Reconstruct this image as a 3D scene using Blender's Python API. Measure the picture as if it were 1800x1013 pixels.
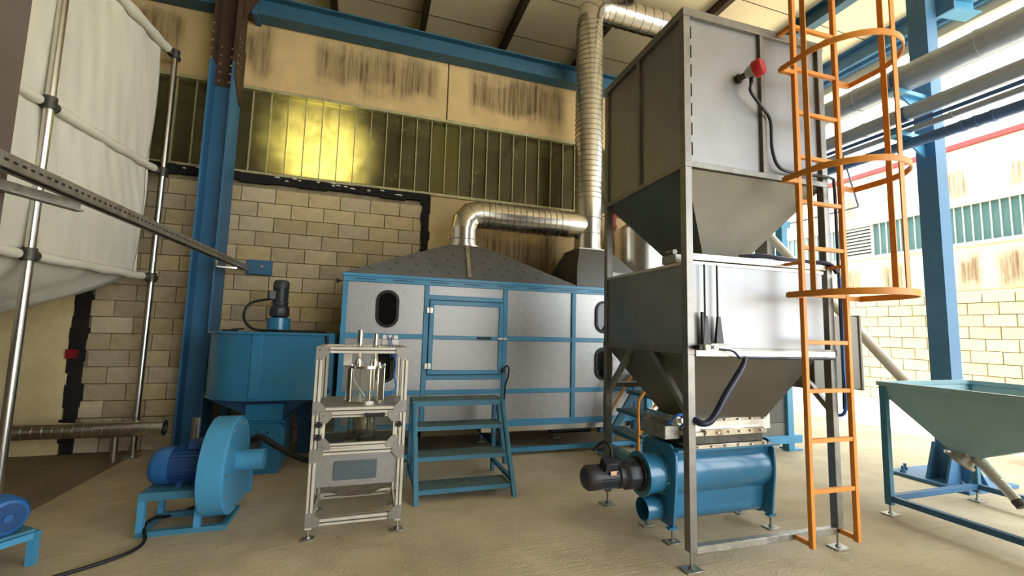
import bpy, bmesh, math, random
from mathutils import Vector, Matrix
random.seed(7)
scn = bpy.context.scene
for o in list(bpy.data.objects): bpy.data.objects.remove(o)
col = scn.collection
PI = math.pi

# ------------------------------------------------------------------ camera
yaw, pit, rol = math.radians(17.91), math.radians(5.57), math.radians(1.50)
fwd = Vector((math.sin(yaw)*math.cos(pit), math.cos(yaw)*math.cos(pit), math.sin(pit)))
r0 = Vector((math.cos(yaw), -math.sin(yaw), 0)); u0 = r0.cross(fwd)
rt = r0*math.cos(rol) + u0*math.sin(rol); up = u0*math.cos(rol) - r0*math.sin(rol)
cd = bpy.data.cameras.new('camera'); cam = bpy.data.objects.new('camera', cd); col.objects.link(cam)
cd.sensor_fit = 'HORIZONTAL'; cd.sensor_width = 36.0; cd.lens = 762.5/1800*36.0
cd.clip_start = 0.05; cd.clip_end = 300
cam.matrix_world = Matrix(((rt.x, up.x, -fwd.x, 0), (rt.y, up.y, -fwd.y, 0), (rt.z, up.z, -fwd.z, 1.45), (0, 0, 0, 1)))
scn.camera = cam

# ------------------------------------------------------------------ world, sun, exposure
w = bpy.data.worlds.new('sky'); scn.world = w; w.use_nodes = True
bg = w.node_tree.nodes['Background']; bg.inputs[0].default_value = (0.90, 0.95, 1.0, 1); bg.inputs[1].default_value = 2.4
sd = bpy.data.lights.new('sun', 'SUN'); sd.energy = 7.0; sd.angle = math.radians(0.6); sd.color = (1.0, 0.95, 0.86)
sun = bpy.data.objects.new('sun', sd); col.objects.link(sun)
sun.rotation_euler = Vector((0.03, 0.40, -1.0)).to_track_quat('-Z', 'Y').to_euler()
scn.view_settings.view_transform = 'Standard'; scn.view_settings.look = 'None'
scn.view_settings.gamma = 1.0; scn.view_settings.use_curve_mapping = False
scn.view_settings.exposure = 1.52
# warm flood lamp that burns in the neighbouring hall, behind the glazing
ld = bpy.data.lights.new('hall_floodlight', 'SPOT'); ld.energy = 1500; ld.spot_size = math.radians(30); ld.spot_blend = 0.8
ld.color = (1.0, 0.90, 0.60); ld.shadow_soft_size = 0.25
lo = bpy.data.objects.new('hall_floodlight', ld); col.objects.link(lo); lo.location = (-0.2, 8.3, 2.9)
lo.rotation_euler = (Vector((-0.72, 6.1, 3.72)) - Vector(lo.location)).to_track_quat('-Z', 'Y').to_euler()

# ------------------------------------------------------------------ materials
def s2l(c): return tuple(((v/255)/12.92 if v/255 <= 0.04045 else ((v/255+0.055)/1.055)**2.4) for v in c) + (1,)
MATS = {}
def mat(name, rgb, rough=0.5, metal=0.0, var=0.12, scale=6.0, bump=0.0, bscale=60.0, obj_random=0.0, stretch=(1, 1, 1), rvar=0.12, rgb2=None, coat=0.0, spec=0.5):
    m = bpy.data.materials.new(name); m.use_nodes = True; nt = m.node_tree; N = nt.nodes; Lk = nt.links
    b = N['Principled BSDF']
    tc = N.new('ShaderNodeTexCoord'); mp = N.new('ShaderNodeMapping'); mp.inputs['Scale'].default_value = stretch
    Lk.new(tc.outputs['Object'], mp.inputs[0])
    nz = N.new('ShaderNodeTexNoise'); nz.inputs['Scale'].default_value = scale; nz.inputs['Detail'].default_value = 6; nz.inputs['Roughness'].default_value = 0.62
    Lk.new(mp.outputs[0], nz.inputs['Vector'])
    c = s2l(rgb); d = s2l(rgb2) if rgb2 else tuple(v*(1-var*2.2) for v in c[:3]) + (1,)
    e = c if rgb2 else tuple(min(1, v*(1+var*1.6)) for v in c[:3]) + (1,)
    cr = N.new('ShaderNodeValToRGB'); cr.color_ramp.elements[0].position = 0.32; cr.color_ramp.elements[1].position = 0.70
    cr.color_ramp.elements[0].color = d; cr.color_ramp.elements[1].color = e
    Lk.new(nz.outputs['Fac'], cr.inputs[0]); out = cr.outputs[0]
    if obj_random:
        oi = N.new('ShaderNodeObjectInfo'); hsv = N.new('ShaderNodeHueSaturation')
        mr = N.new('ShaderNodeMapRange'); mr.inputs[3].default_value = 1-obj_random; mr.inputs[4].default_value = 1+obj_random*0.7
        Lk.new(oi.outputs['Random'], mr.inputs[0]); Lk.new(mr.outputs[0], hsv.inputs['Value']); Lk.new(out, hsv.inputs['Color']); out = hsv.outputs[0]
        m7 = N.new('ShaderNodeMath'); m7.operation = 'MULTIPLY'; m7.inputs[1].default_value = 7.31; Lk.new(oi.outputs['Random'], m7.inputs[0])
        f7 = N.new('ShaderNodeMath'); f7.operation = 'FRACT'; Lk.new(m7.outputs[0], f7.inputs[0])
        r7 = N.new('ShaderNodeMapRange'); r7.inputs[3].default_value = 1-obj_random*0.9; r7.inputs[4].default_value = 1+obj_random*0.4; Lk.new(f7.outputs[0], r7.inputs[0]); Lk.new(r7.outputs[0], hsv.inputs['Saturation'])
    Lk.new(out, b.inputs['Base Color'])
    rr = N.new('ShaderNodeMapRange'); rr.inputs[3].default_value = max(0.03, rough-rvar*0.6); rr.inputs[4].default_value = min(1, rough+rvar)
    Lk.new(nz.outputs['Fac'], rr.inputs[0]); Lk.new(rr.outputs[0], b.inputs['Roughness'])
    b.inputs['Metallic'].default_value = metal; b.inputs['Specular IOR Level'].default_value = spec
    if coat: b.inputs['Coat Weight'].default_value = coat; b.inputs['Coat Roughness'].default_value = 0.12
    if bump:
        n2 = N.new('ShaderNodeTexNoise'); n2.inputs['Scale'].default_value = bscale; n2.inputs['Detail'].default_value = 5
        Lk.new(mp.outputs[0], n2.inputs['Vector'])
        bp = N.new('ShaderNodeBump'); bp.inputs['Strength'].default_value = bump; bp.inputs['Distance'].default_value = 0.02
        Lk.new(n2.outputs['Fac'], bp.inputs['Height']); Lk.new(bp.outputs[0], b.inputs['Normal'])
    MATS[name] = m; return m

def streaked(name, base, stain, zlo, zhi, xs, along='X', rough=0.9):
    """cast concrete with dark run-off stains hanging in patches between zlo and zhi"""
    m = mat(name, base, rough, 0, 0.07, 2.2, 0.25, 40)
    nt = m.node_tree; N = nt.nodes; Lk = nt.links; b = N['Principled BSDF']
    src = b.inputs['Base Color'].links[0].from_socket
    tc = N.new('ShaderNodeNewGeometry'); sep = N.new('ShaderNodeSeparateXYZ'); Lk.new(tc.outputs['Position'], sep.inputs[0])
    A = sep.outputs['X' if along == 'X' else 'Y']; Z = sep.outputs['Z']
    mp = N.new('ShaderNodeMapping'); mp.inputs['Scale'].default_value = (1, 1, 0.045); Lk.new(tc.outputs['Position'], mp.inputs[0])
    nz = N.new('ShaderNodeTexNoise'); nz.inputs['Scale'].default_value = 24; nz.inputs['Detail'].default_value = 8; nz.inputs['Roughness'].default_value = 0.7; Lk.new(mp.outputs[0], nz.inputs[0])
    cr = N.new('ShaderNodeValToRGB'); cr.color_ramp.elements[0].position = 0.44; cr.color_ramp.elements[1].position = 0.62; Lk.new(nz.outputs[0], cr.inputs[0])
    def M(op, a, c=None):
        n = N.new('ShaderNodeMath'); n.operation = op
        for i, v in enumerate((a, c)):
            if v is None: continue
            if isinstance(v, (int, float)): n.inputs[i].default_value = v
            else: Lk.new(v, n.inputs[i])
        return n.outputs[0]
    def sm(v, lo, hi):
        n = N.new('ShaderNodeMapRange'); n.interpolation_type = 'SMOOTHSTEP'; n.inputs[1].default_value = lo; n.inputs[2].default_value = hi; Lk.new(v, n.inputs[0]); return n.outputs[0]
    nl = N.new('ShaderNodeTexNoise'); nl.inputs['Scale'].default_value = 3.0; Lk.new(tc.outputs['Position'], nl.inputs[0])
    zz = M('ADD', Z, M('MULTIPLY', M('SUBTRACT', nl.outputs[0], 0.5), 0.5))
    zw = M('MULTIPLY', sm(zz, zlo-0.12, zlo+0.16), M('SUBTRACT', 1.0, sm(zz, zhi-0.22, zhi+0.12)))
    tot = None
    for a, c in xs:
        k = M('MULTIPLY', sm(A, a-0.06, a+0.10), M('SUBTRACT', 1.0, sm(A, c-0.10, c+0.06)))
        tot = k if tot is None else M('MAXIMUM', tot, k)
    f = M('MULTIPLY', M('MULTIPLY', tot, zw), cr.outputs[0])
    f = M('ADD', M('MULTIPLY', f, 0.50), M('MULTIPLY', M('MULTIPLY', tot, zw), 0.46))
    mx = N.new('ShaderNodeMix'); mx.data_type = 'RGBA'; Lk.new(f, mx.inputs[0]); Lk.new(src, mx.inputs[6]); mx.inputs[7].default_value = s2l(stain)
    Lk.new(mx.outputs[2], b.inputs['Base Color'])
    return m

def spiral_metal(name, rgb, pitch, axis='Z', rough=0.28):
    m = mat(name, rgb, rough, 1.0, 0.10, 9, 0, 60)
    return m

def glassy(name, tint, rough=0.05, mixdirt=0.25, dirt=(150, 150, 110), scale=5.0, trans=0.35):
    """thin pane: lets light through straight, with a mirror sheen and a film of dirt that glows when lit from behind"""
    m = bpy.data.materials.new(name); m.use_nodes = True; nt = m.node_tree; N = nt.nodes; Lk = nt.links
    N.remove(N['Principled BSDF']); out = N['Material Output']
    tr = N.new('ShaderNodeBsdfTransparent'); tr.inputs[0].default_value = s2l(tint)
    gl = N.new('ShaderNodeBsdfGlossy'); gl.inputs['Roughness'].default_value = rough; gl.inputs[0].default_value = (0.9, 0.9, 0.9, 1)
    fr = N.new('ShaderNodeFresnel'); fr.inputs[0].default_value = 1.35
    m1 = N.new('ShaderNodeMixShader'); Lk.new(fr.outputs[0], m1.inputs[0]); Lk.new(tr.outputs[0], m1.inputs[1]); Lk.new(gl.outputs[0], m1.inputs[2])
    df = N.new('ShaderNodeBsdfDiffuse'); df.inputs[0].default_value = s2l(dirt)
    tl = N.new('ShaderNodeBsdfTranslucent'); tl.inputs[0].default_value = s2l(dirt)
    m2 = N.new('ShaderNodeMixShader'); m2.inputs[0].default_value = trans; Lk.new(df.outputs[0], m2.inputs[1]); Lk.new(tl.outputs[0], m2.inputs[2])
    tc = N.new('ShaderNodeNewGeometry'); nz = N.new('ShaderNodeTexNoise'); nz.inputs['Scale'].default_value = scale; nz.inputs['Detail'].default_value = 7
    Lk.new(tc.outputs['Position'], nz.inputs[0])
    mr = N.new('ShaderNodeMapRange'); mr.inputs[1].default_value = 0.3; mr.inputs[2].default_value = 0.75; mr.inputs[3].default_value = mixdirt*0.5; mr.inputs[4].default_value = mixdirt*1.5
    Lk.new(nz.outputs[0], mr.inputs[0])
    m3 = N.new('ShaderNodeMixShader'); Lk.new(mr.outputs[0], m3.inputs[0]); Lk.new(m1.outputs[0], m3.inputs[1]); Lk.new(m2.outputs[0], m3.inputs[2])
    Lk.new(m3.outputs[0], out.inputs[0]); MATS[name] = m; return m

mat('floor', (192, 178, 148), 0.8, 0, 0.12, 1.3, 0.35, 45)
def floor_wear(m):
    nt = m.node_tree; N = nt.nodes; Lk = nt.links; b = N['Principled BSDF']
    src = b.inputs['Base Color'].links[0].from_socket; g = N.new('ShaderNodeNewGeometry')
    def noise(scale, sx, sy, det=6, rot=0.0):
        mp = N.new('ShaderNodeMapping'); mp.inputs['Scale'].default_value = (sx, sy, 1); mp.inputs['Rotation'].default_value = (0, 0, rot); Lk.new(g.outputs['Position'], mp.inputs[0])
        n = N.new('ShaderNodeTexNoise'); n.inputs['Scale'].default_value = scale; n.inputs['Detail'].default_value = det; Lk.new(mp.outputs[0], n.inputs[0]); return n.outputs[0]
    def mix(src, fac, rgb, amt):
        mr = N.new('ShaderNodeMapRange'); mr.inputs[1].default_value = fac[1]; mr.inputs[2].default_value = fac[2]; mr.inputs[4].default_value = amt; Lk.new(fac[0], mr.inputs[0])
        mx = N.new('ShaderNodeMix'); mx.data_type = 'RGBA'; Lk.new(mr.outputs[0], mx.inputs[0]); Lk.new(src, mx.inputs[6]); mx.inputs[7].default_value = s2l(rgb); return mx.outputs[2]
    out = mix(src, (noise(0.55, 1, 1), 0.52, 0.72), (150, 128, 92), 0.55)
    out = mix(out, (noise(1.9, 1, 1.6), 0.58, 0.74), (206, 196, 174), 0.5)
    out = mix(out, (noise(6.0, 0.25, 3.0, 4, 0.35), 0.60, 0.75), (140, 124, 98), 0.35)
    out = mix(out, (noise(1.1, 1, 0.9, 3), 0.70, 0.74), (150, 104, 78), 0.5)
    Lk.new(out, b.inputs['Base Color'])
    bn = noise(9.0, 0.35, 5.0, 3, 0.35); bp = N.new('ShaderNodeBump'); bp.inputs['Strength'].default_value = 0.35; bp.inputs['Distance'].default_value = 0.012
    Lk.new(bn, bp.inputs['Height']); old = b.inputs['Normal'].links[0].from_socket; Lk.new(old, bp.inputs['Normal']); Lk.new(bp.outputs[0], b.inputs['Normal'])
floor_wear(MATS['floor'])
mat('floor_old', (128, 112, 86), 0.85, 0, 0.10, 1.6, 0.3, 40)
mat('ground', (204, 195, 176), 0.95, 0, 0.06, 0.8, 0.3, 30)
mat('block', (192, 174, 136), 0.95, 0, 0.10, 4.0, 0.5, 70, obj_random=0.22)
mat('mortar', (150, 136, 108), 0.95, 0, 0.12, 8, 0.5, 60)
mat('far_block', (204, 189, 148), 0.95, 0, 0.06, 3.0, 0.4, 50, obj_random=0.05)
mat('far_mortar', (160, 146, 112), 0.95, 0, 0.08, 3.0)
streaked('panel_upper', (206, 180, 128), (92, 72, 48), 4.68, 5.28, [(-3.6, -2.35), (-1.75, -1.38), (-0.9, 0.75), (1.2, 2.75)])
streaked('panel_lower', (196, 172, 126), (96, 74, 52), 1.0, 2.9, [(1.35, 2.65)])
mat('panel_left', (220, 200, 150), 0.92, 0, 0.08, 2.0, 0.3, 40)
streaked('far_panel', (212, 198, 166), (112, 84, 54), 2.65, 3.35, [(4.7, 5.35), (5.6, 6.0), (7.0, 7.5), (8.0, 8.6), (9.6, 10.6)], 'Y')
streaked('far_panel_upper', (218, 207, 180), (130, 102, 68), 4.6, 5.3, [(4.6, 5.1), (5.7, 6.1), (8.0, 8.3)], 'Y')
mat('ceiling', (226, 214, 182), 0.8, 0, 0.04, 1.2)
mat('purlin', (58, 46, 36), 0.7, 0, 0.1, 8)
mat('dull_wall', (76, 70, 60), 0.9, 0, 0.1, 2)
mat('hall_wall', (84, 72, 44), 0.9, 0, 0.12, 1.5)
mat('black_gap', (26, 24, 22), 0.95, 0, 0.3, 14, 0.8, 30)
mat('white_fleck', (214, 208, 190), 0.9, 0, 0.1, 20)
mat('blue', (46, 120, 160), 0.30, 0, 0.05, 3, 0.03, 90, coat=0.5)
mat('blue_light', (68, 146, 188), 0.42, 0, 0.05, 3, 0.03, 90, coat=0.15)
mat('blue_column', (48, 100, 138), 0.5, 0, 0.08, 2.5, 0.05, 60)
mat('blue_beam', (44, 90, 114), 0.5, 0, 0.08, 2.5)
mat('blue_right', (72, 120, 158), 0.5, 0, 0.06, 2.0)  # lightened to put the haze of the open side into the paint
mat('blue_motor', (22, 66, 120), 0.45, 0, 0.06, 6)
mat('blue_cowl', (34, 96, 158), 0.42, 0, 0.05, 5)
mat('blue_deep', (20, 62, 92), 0.5, 0, 0.08, 4)
mat('stair_blue', (62, 122, 148), 0.5, 0, 0.07, 5)
mat('tread', (98, 124, 124), 0.7, 0.2, 0.14, 12, 0.5, 160)
mat('rust_paint', (66, 46, 26), 0.75, 0, 0.14, 4)
mat('dark_column', (96, 84, 74), 0.6, 0, 0.06, 3)
mat('orange', (222, 144, 52), 0.45, 0, 0.06, 4)
mat('steel', (150, 151, 152), 0.44, 0.92, 0.05, 2.4, 0.02, 40)
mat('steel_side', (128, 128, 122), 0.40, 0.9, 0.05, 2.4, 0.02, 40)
mat('steel_frame', (140, 138, 132), 0.42, 0.85, 0.08, 10)
mat('galv_panel', (168, 169, 168), 0.42, 0.8, 0.05, 34, 0.02, 120)
mat('galv', (216, 213, 205), 0.24, 1.0, 0.03, 4, rvar=0.05)
mat('galv_seam', (176, 173, 165), 0.30, 1.0, 0.04, 10)
mat('galv_rough', (166, 164, 154), 0.48, 0.9, 0.14, 16, 0.1, 80)
mat('galv_dark', (90, 88, 82), 0.5, 0.8, 0.16, 14)
mat('hood_grey', (96, 96, 94), 0.55, 0.35, 0.06, 3)
mat('film_mark', (30, 30, 30), 0.6)
mat('black', (18, 18, 20), 0.45, 0, 0.1, 10)
mat('black_motor', (44, 47, 53), 0.42, 0, 0.1, 12)
mat('rubber', (14, 14, 15), 0.55, 0, 0.1, 10)
mat('navy_hose', (30, 36, 66), 0.35, 0, 0.1, 10)
mat('blue_hose', (44, 98, 176), 0.35, 0, 0.05, 10)
mat('aluminium', (218, 213, 198), 0.40, 0.35, 0.04, 10)
mat('alu_slot', (96, 92, 84), 0.6, 0.5, 0.08, 10)
mat('alu_plate', (158, 158, 150), 0.45, 0.7, 0.06, 14)
mat('chrome', (220, 216, 206), 0.12, 1.0, 0.04, 8)
mat('tin', (214, 210, 200), 0.35, 0.8, 0.08, 10)
mat('lcd', (86, 100, 104), 0.35, 0, 0.04, 6)
mat('red', (168, 26, 36), 0.4, 0, 0.06, 6)
mat('red_pipe', (128, 20, 28), 0.4, 0, 0.08, 6)
mat('red_eave', (164, 60, 56), 0.6, 0, 0.05, 4)
mat('paper', (232, 234, 232), 0.8, 0, 0.02, 8)
mat('tarp', (216, 214, 198), 0.75, 0, 0.05, 1.8, 0.55, 7, stretch=(1, 1, 0.35))
mat('teal_hopper', (146, 182, 190), 0.42, 0, 0.05, 2.0, 0.02, 60, coat=0.2)  # colour raised to stand in for bounce light from below
mat('pipe_blue_grey', (172, 184, 200), 0.32, 0.25, 0.06, 3)
mat('pipe_blue', (72, 108, 160), 0.42, 0, 0.06, 3)
mat('far_frame', (188, 192, 182), 0.6, 0, 0.05, 6)
mat('green_glass', (92, 126, 124), 0.15, 0, 0.08, 2.0, spec=0.8)
mat('grey_box', (120, 118, 108), 0.5, 0.3, 0.04, 4)
mat('mullion', (176, 170, 126), 0.55, 0.2, 0.1, 10)
mat('pale_post', (206, 212, 184), 0.8, 0, 0.06, 4)
mat('porthole_glass', (12, 13, 14), 0.04, 0, 0.1, 4, spec=0.6, rvar=0.02)
mat('yellow_label', (230, 190, 150), 0.6)
mat('white_tube', (230, 224, 210), 0.5, 0.1, 0.04, 6)
glassy('window_glass', (214, 210, 168), 0.10, 0.24, (194, 188, 140), 5.5, 0.65)
glassy('clear_glass', (250, 250, 247), 0.03, 0.09, (200, 196, 180), 8, 0.5)
glassy('dark_acrylic', (224, 226, 222), 0.06, 0.05, (90, 92, 90), 6, 0.3)

# ------------------------------------------------------------------ geometry helpers
ORG = {}
def V(*a): return Vector(a)
class MB:
    def __init__(s): s.v = []; s.f = []
    def add(s, vs, fs):
        n = len(s.v); s.v += [Vector(q) for q in vs]; s.f += [[i+n for i in q] for q in fs]; return s
    def box(s, x0, x1, y0, y1, z0, z1):
        return s.add([(x0,y0,z0),(x1,y0,z0),(x1,y1,z0),(x0,y1,z0),(x0,y0,z1),(x1,y0,z1),(x1,y1,z1),(x0,y1,z1)],
                     [(3,2,1,0),(4,5,6,7),(0,1,5,4),(1,2,6,5),(2,3,7,6),(3,0,4,7)])
    def hexa(s, lo, hi):
        return s.add(list(lo)+list(hi), [(3,2,1,0),(4,5,6,7),(0,1,5,4),(1,2,6,5),(2,3,7,6),(3,0,4,7)])
    def bar(s, p, q, w, h=None, upv=(0,0,1)):
        h = w if h is None else h; p, q = Vector(p), Vector(q); d = (q-p).normalized(); u = Vector(upv)
        if abs(d.dot(u)) > 0.98: u = Vector((0,1,0))
        a = d.cross(u).normalized()*w/2; b = a.cross(d).normalized()*h/2
        return s.hexa([p-a-b, p+a-b, p+a+b, p-a+b][::1], [q-a-b, q+a-b, q+a+b, q-a+b])
    def loft(s, loops, cap=True, closed=False):
        n = len(loops[0]); base = len(s.v)
        for l in loops: s.v += [Vector(q) for q in l]
        m = len(loops)
        for k in range(m if closed else m-1):
            k2 = (k+1) % m
            for i in range(n):
                j = (i+1) % n; s.f.append([base+k*n+i, base+k*n+j, base+k2*n+j, base+k2*n+i])
        if cap and not closed:
            s.f.append([base+i for i in range(n)][::-1]); s.f.append([base+(m-1)*n+i for i in range(n)])
        return s
    def tube(s, pts, r, n=12, cap=True):
        pts = [Vector(q) for q in pts]; rs = r if isinstance(r, (list, tuple)) else [r]*len(pts); loops = []; u = None
        for i, p in enumerate(pts):
            d = (pts[min(i+1, len(pts)-1)]-pts[max(i-1, 0)]).normalized()
            if u is None:
                u = Vector((0,0,1)) if abs(d.z) < 0.9 else Vector((0,1,0))
            a = (u - d*u.dot(d)).normalized(); u = a; b = d.cross(a)
            loops.append([p + (a*math.cos(t)+b*math.sin(t))*rs[i] for t in [2*PI*k/n for k in range(n)]])
        return s.loft(loops, cap)
    def pipe(s, p, q, r, t=0.006, n=24):
        """open-ended hollow tube"""
        p, q = Vector(p), Vector(q); d = (q-p).normalized(); u = Vector((0,0,1)) if abs(d.z) < 0.9 else Vector((0,1,0))
        a = (u-d*u.dot(d)).normalized(); b = d.cross(a)
        C = lambda c, rr: [c+(a*math.cos(k)+b*math.sin(k))*rr for k in [2*PI*i/n for i in range(n)]]
        return s.loft([C(p, r), C(q, r), C(q, r-t), C(p, r-t)], closed=True)
    def lathe(s, o, d, prof, n=24):
        """prof: (distance along d, radius)"""
        o, d = Vector(o), Vector(d).normalized(); u = Vector((0,0,1)) if abs(d.z) < 0.9 else Vector((0,1,0))
        a = (u-d*u.dot(d)).normalized(); b = d.cross(a)
        return s.loft([[o+d*h+(a*math.cos(k)+b*math.sin(k))*max(r, 1e-4) for k in [2*PI*i/n for i in range(n)]] for h, r in prof])
    def prism(s, poly, ax, lo, hi):
        """poly in the two other axes (cyclic order), extruded along ax"""
        def P(a, b, c): return {'X': (c, a, b), 'Y': (a, c, b), 'Z': (a, b, c)}[ax]
        return s.loft([[P(a, b, lo) for a, b in poly], [P(a, b, hi) for a, b in poly]])
    def ibeam(s, p, q, w, h, t=0.02, upv=(0,0,1)):
        """H section: flanges of width w, depth h along upv"""
        p, q = Vector(p), Vector(q); d = (q-p).normalized(); u = Vector(upv); u = (u-d*u.dot(d)).normalized(); a = d.cross(u)
        prof = [(-w/2,-h/2),(w/2,-h/2),(w/2,-h/2+t),(t/2,-h/2+t),(t/2,h/2-t),(w/2,h/2-t),(w/2,h/2),(-w/2,h/2),(-w/2,h/2-t),(-t/2,h/2-t),(-t/2,-h/2+t),(-w/2,-h/2+t)]
        return s.loft([[p+a*x+u*y for x, y in prof], [q+a*x+u*y for x, y in prof]])
    def build(s, name, m, parent=None, bev=0.0, smooth=40, origin=None):
        off = Vector(origin) if origin is not None else (ORG[parent.name] if parent else Vector((0,0,0)))
        me = bpy.data.meshes.new(name); me.from_pydata([q-off for q in s.v], [], s.f)
        bm = bmesh.new(); bm.from_mesh(me); bmesh.ops.recalc_face_normals(bm, faces=bm.faces)
        if bev: bmesh.ops.bevel(bm, geom=[e for e in bm.edges if len(e.link_faces) == 2 and e.calc_face_angle(0) > 0.6], offset=bev, segments=1, affect='EDGES', clamp_overlap=True)
        bm.to_mesh(me); bm.free()
        if smooth: me.shade_smooth(); me.set_sharp_from_angle(angle=math.radians(smooth))
        me.materials.append(MATS[m]); o = bpy.data.objects.new(name, me); col.objects.link(o)
        if parent: o.parent = parent
        else: o.location = off
        ORG[o.name] = off; return o
def tag(o, label=None, cat=None, group=None, kind=None):
    if label: o['label'] = label
    if cat: o['category'] = cat
    if group: o['group'] = group
    if kind: o['kind'] = kind
    return o
def thing(name, loc, label, cat, group=None):
    o = bpy.data.objects.new(name, None); col.objects.link(o); o.location = loc; o.empty_display_size = 0.1
    ORG[o.name] = Vector(loc); return tag(o, label, cat, group)
def share(src, name, loc, parent=None, rot=None):
    """another object on the same mesh; loc is the world position of the mesh origin"""
    o = bpy.data.objects.new(name, src.data if hasattr(src, 'data') and src.data else src); col.objects.link(o)
    if parent: o.parent = parent; o.location = Vector(loc)-ORG[parent.name]
    else: o.location = loc
    if rot: o.rotation_euler = rot
    ORG[o.name] = Vector(loc); return o
def arc(c, r, a0, a1, n, pl='XZ', other=0.0):
    out = []
    for i in range(n+1):
        t = a0+(a1-a0)*i/n; a, b = c[0]+r*math.cos(t), c[1]+r*math.sin(t)
        out.append({'XZ': (a, other, b), 'XY': (a, b, other), 'YZ': (other, a, b)}[pl])
    return out
def spline(pts, n=6):
    pts = [Vector(p) for p in pts]; P = [pts[0]*2-pts[1]]+pts+[pts[-1]*2-pts[-2]]; out = []
    for i in range(1, len(P)-2):
        a, b, c, d = P[i-1:i+3]
        for k in range(n):
            t = k/n; out.append(0.5*((2*b)+(c-a)*t+(2*a-5*b+4*c-d)*t*t+(3*b-a-3*c+d)*t**3))
    out.append(pts[-1]); return out
def bolt(p, d, r=0.012, h=0.012):
    return MB().lathe(p, d, [(0, r), (h, r*0.95), (h, 0)], 6)
def foot(parent, x, y, z0=0.0, rod=0.10, pad=0.055, m='galv_rough'):
    f = MB().box(x-pad, x+pad, y-pad*0.75, y+pad*0.75, z0, z0+0.010).build('foot_plate', m, parent, 0.003)
    r = MB().tube([(x, y, z0+0.01), (x, y, z0+rod)], 0.008, 8).lathe((x, y, z0+0.010), (0,0,1), [(0, 0.018), (0.012, 0.016), (0.014, 0)], 6)
    r.build('threaded_rod', m, parent)

# =================================================================== SETTING
WY = 6.05
tag(MB().box(-2.35, 8.1, -10, 12.0, -0.2, 0.0).build('floor', 'floor'), 'tan concrete slab floor of the open hall, dusty and worn', None, None, 'structure')
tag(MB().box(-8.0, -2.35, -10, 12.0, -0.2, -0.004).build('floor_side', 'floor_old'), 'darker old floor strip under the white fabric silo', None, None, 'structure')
g = MB().box(8.1, 40, -30, 40, -0.2, -0.004).box(-30, 8.1, -30, -10, -0.2, -0.004)
tag(g.build('floor_yard', 'ground'), 'bright sunlit yard paving outside the open side of the hall', None, None, 'structure')

# --- back wall with block courses
wb = MB().box(-3.0, 0.62, WY+0.03, WY+0.25, 0, 3.25).box(-8, -3.0, WY+0.03, WY+0.25, 0, 3.25).box(0.62, 6.1, WY+0.03, WY+0.25, 0, 3.32).box(-8, 6.1, WY+0.03, WY+0.25, 4.45, 5.66)
wall = tag(wb.build('wall_back', 'mortar', origin=(0, WY, 0)), 'back wall of tan blocks and stained concrete panels', None, None, 'structure')
RH, BW = 0.1855, 0.382
def blockmesh(w_, nm):
    return MB().box(-w_/2+0.0035, w_/2-0.0035, -0.0, 0.06, 0.0035, RH-0.0035).build(nm, 'block', wall, 0.004, origin=(0, 0, 0))
bfull = None; cache = {}
X0, X1 = -2.98, 0.60
for r in range(17):
    z = r*RH
    if z+RH > 3.22: break
    x = -1.612 + (0.19 if r % 2 else 0.0) - BW*6
    while x < X1:
        a, b = max(x, X0), min(x+BW, X1)
        if b-a > 0.07:
            k = round(b-a, 2)
            if k not in cache:
                o = blockmesh(k, 'block'); cache[k] = o
                o.location = Vector(((a+b)/2, WY-0.0+random.uniform(-0.006, 0.004), z))-ORG[wall.name]
            else:
                share(cache[k], 'block', ((a+b)/2, WY+random.uniform(-0.006, 0.004), z), wall)
        x += BW
# concrete panels, joints
for x0, x1, nm in ((-8, -2.05, 'panel_upper'), (-2.03, 0.878, 'panel_upper'), (0.894, 4.4, 'panel_upper'), (4.42, 6.1, 'panel_upper')):
    MB().box(x0, x1, WY-0.03, WY+0.06, 4.45, 5.62).build('concrete_panel', nm, wall, 0.006)
MB().box(0.70, 6.1, WY-0.02, WY+0.06, 0, 3.30).build('concrete_panel', 'panel_lower', wall, 0.006)
MB().box(-8, -3.10, WY-0.02, WY+0.06, 0, 1.72).build('concrete_panel', 'panel_left', wall, 0.006)
MB().box(-8, -3.10, WY-0.02, WY+0.06, 1.745, 3.25).build('concrete_panel', 'panel_left', wall, 0.006)
def ragged(x0, x1, z0, z1, vert):
    m = MB(); n = 26
    for i in range(n):
        t0, t1 = i/n, (i+1)/n; j = random.uniform(-0.02, 0.02); k = random.uniform(-0.02, 0.02)
        if vert: m.box(x0+j, x1+k, WY-0.03, WY+0.05, z0+(z1-z0)*t0, z0+(z1-z0)*t1)
        else: m.box(x0+(x1-x0)*t0, x0+(x1-x0)*t1, WY-0.035, WY+0.05, z0+j*0.8, z1+k*0.4)
    return m
ragged(0.60, 0.70, 0, 3.3, True).build('joint_filler', 'black_gap', wall)
ragged(-3.10, -2.98, 0, 3.2, True).build('joint_filler', 'black_gap', wall)
ragged(-8, 0.7, 3.215, 3.32, False).build('joint_filler', 'black_gap', wall)
fl = MB()
for i in range(26):
    x = random.uniform(-2.9, 0.5); z = random.uniform(3.25, 3.31); a = random.uniform(0.02, 0.07); fl.prism([(x-a, z), (x+a*0.8, z-0.008), (x+a*0.4, z+random.uniform(0.008, 0.022)), (x-a*0.5, z+0.012)], 'Y', WY-0.042, WY-0.03)
tag(fl.build('foam_flecks', 'white_fleck', wall), kind='stuff')
MB().box(-3.12, -3.02, WY-0.05, WY-0.03, 1.02, 1.12).build('red_mark', 'red_pipe', wall)
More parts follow.
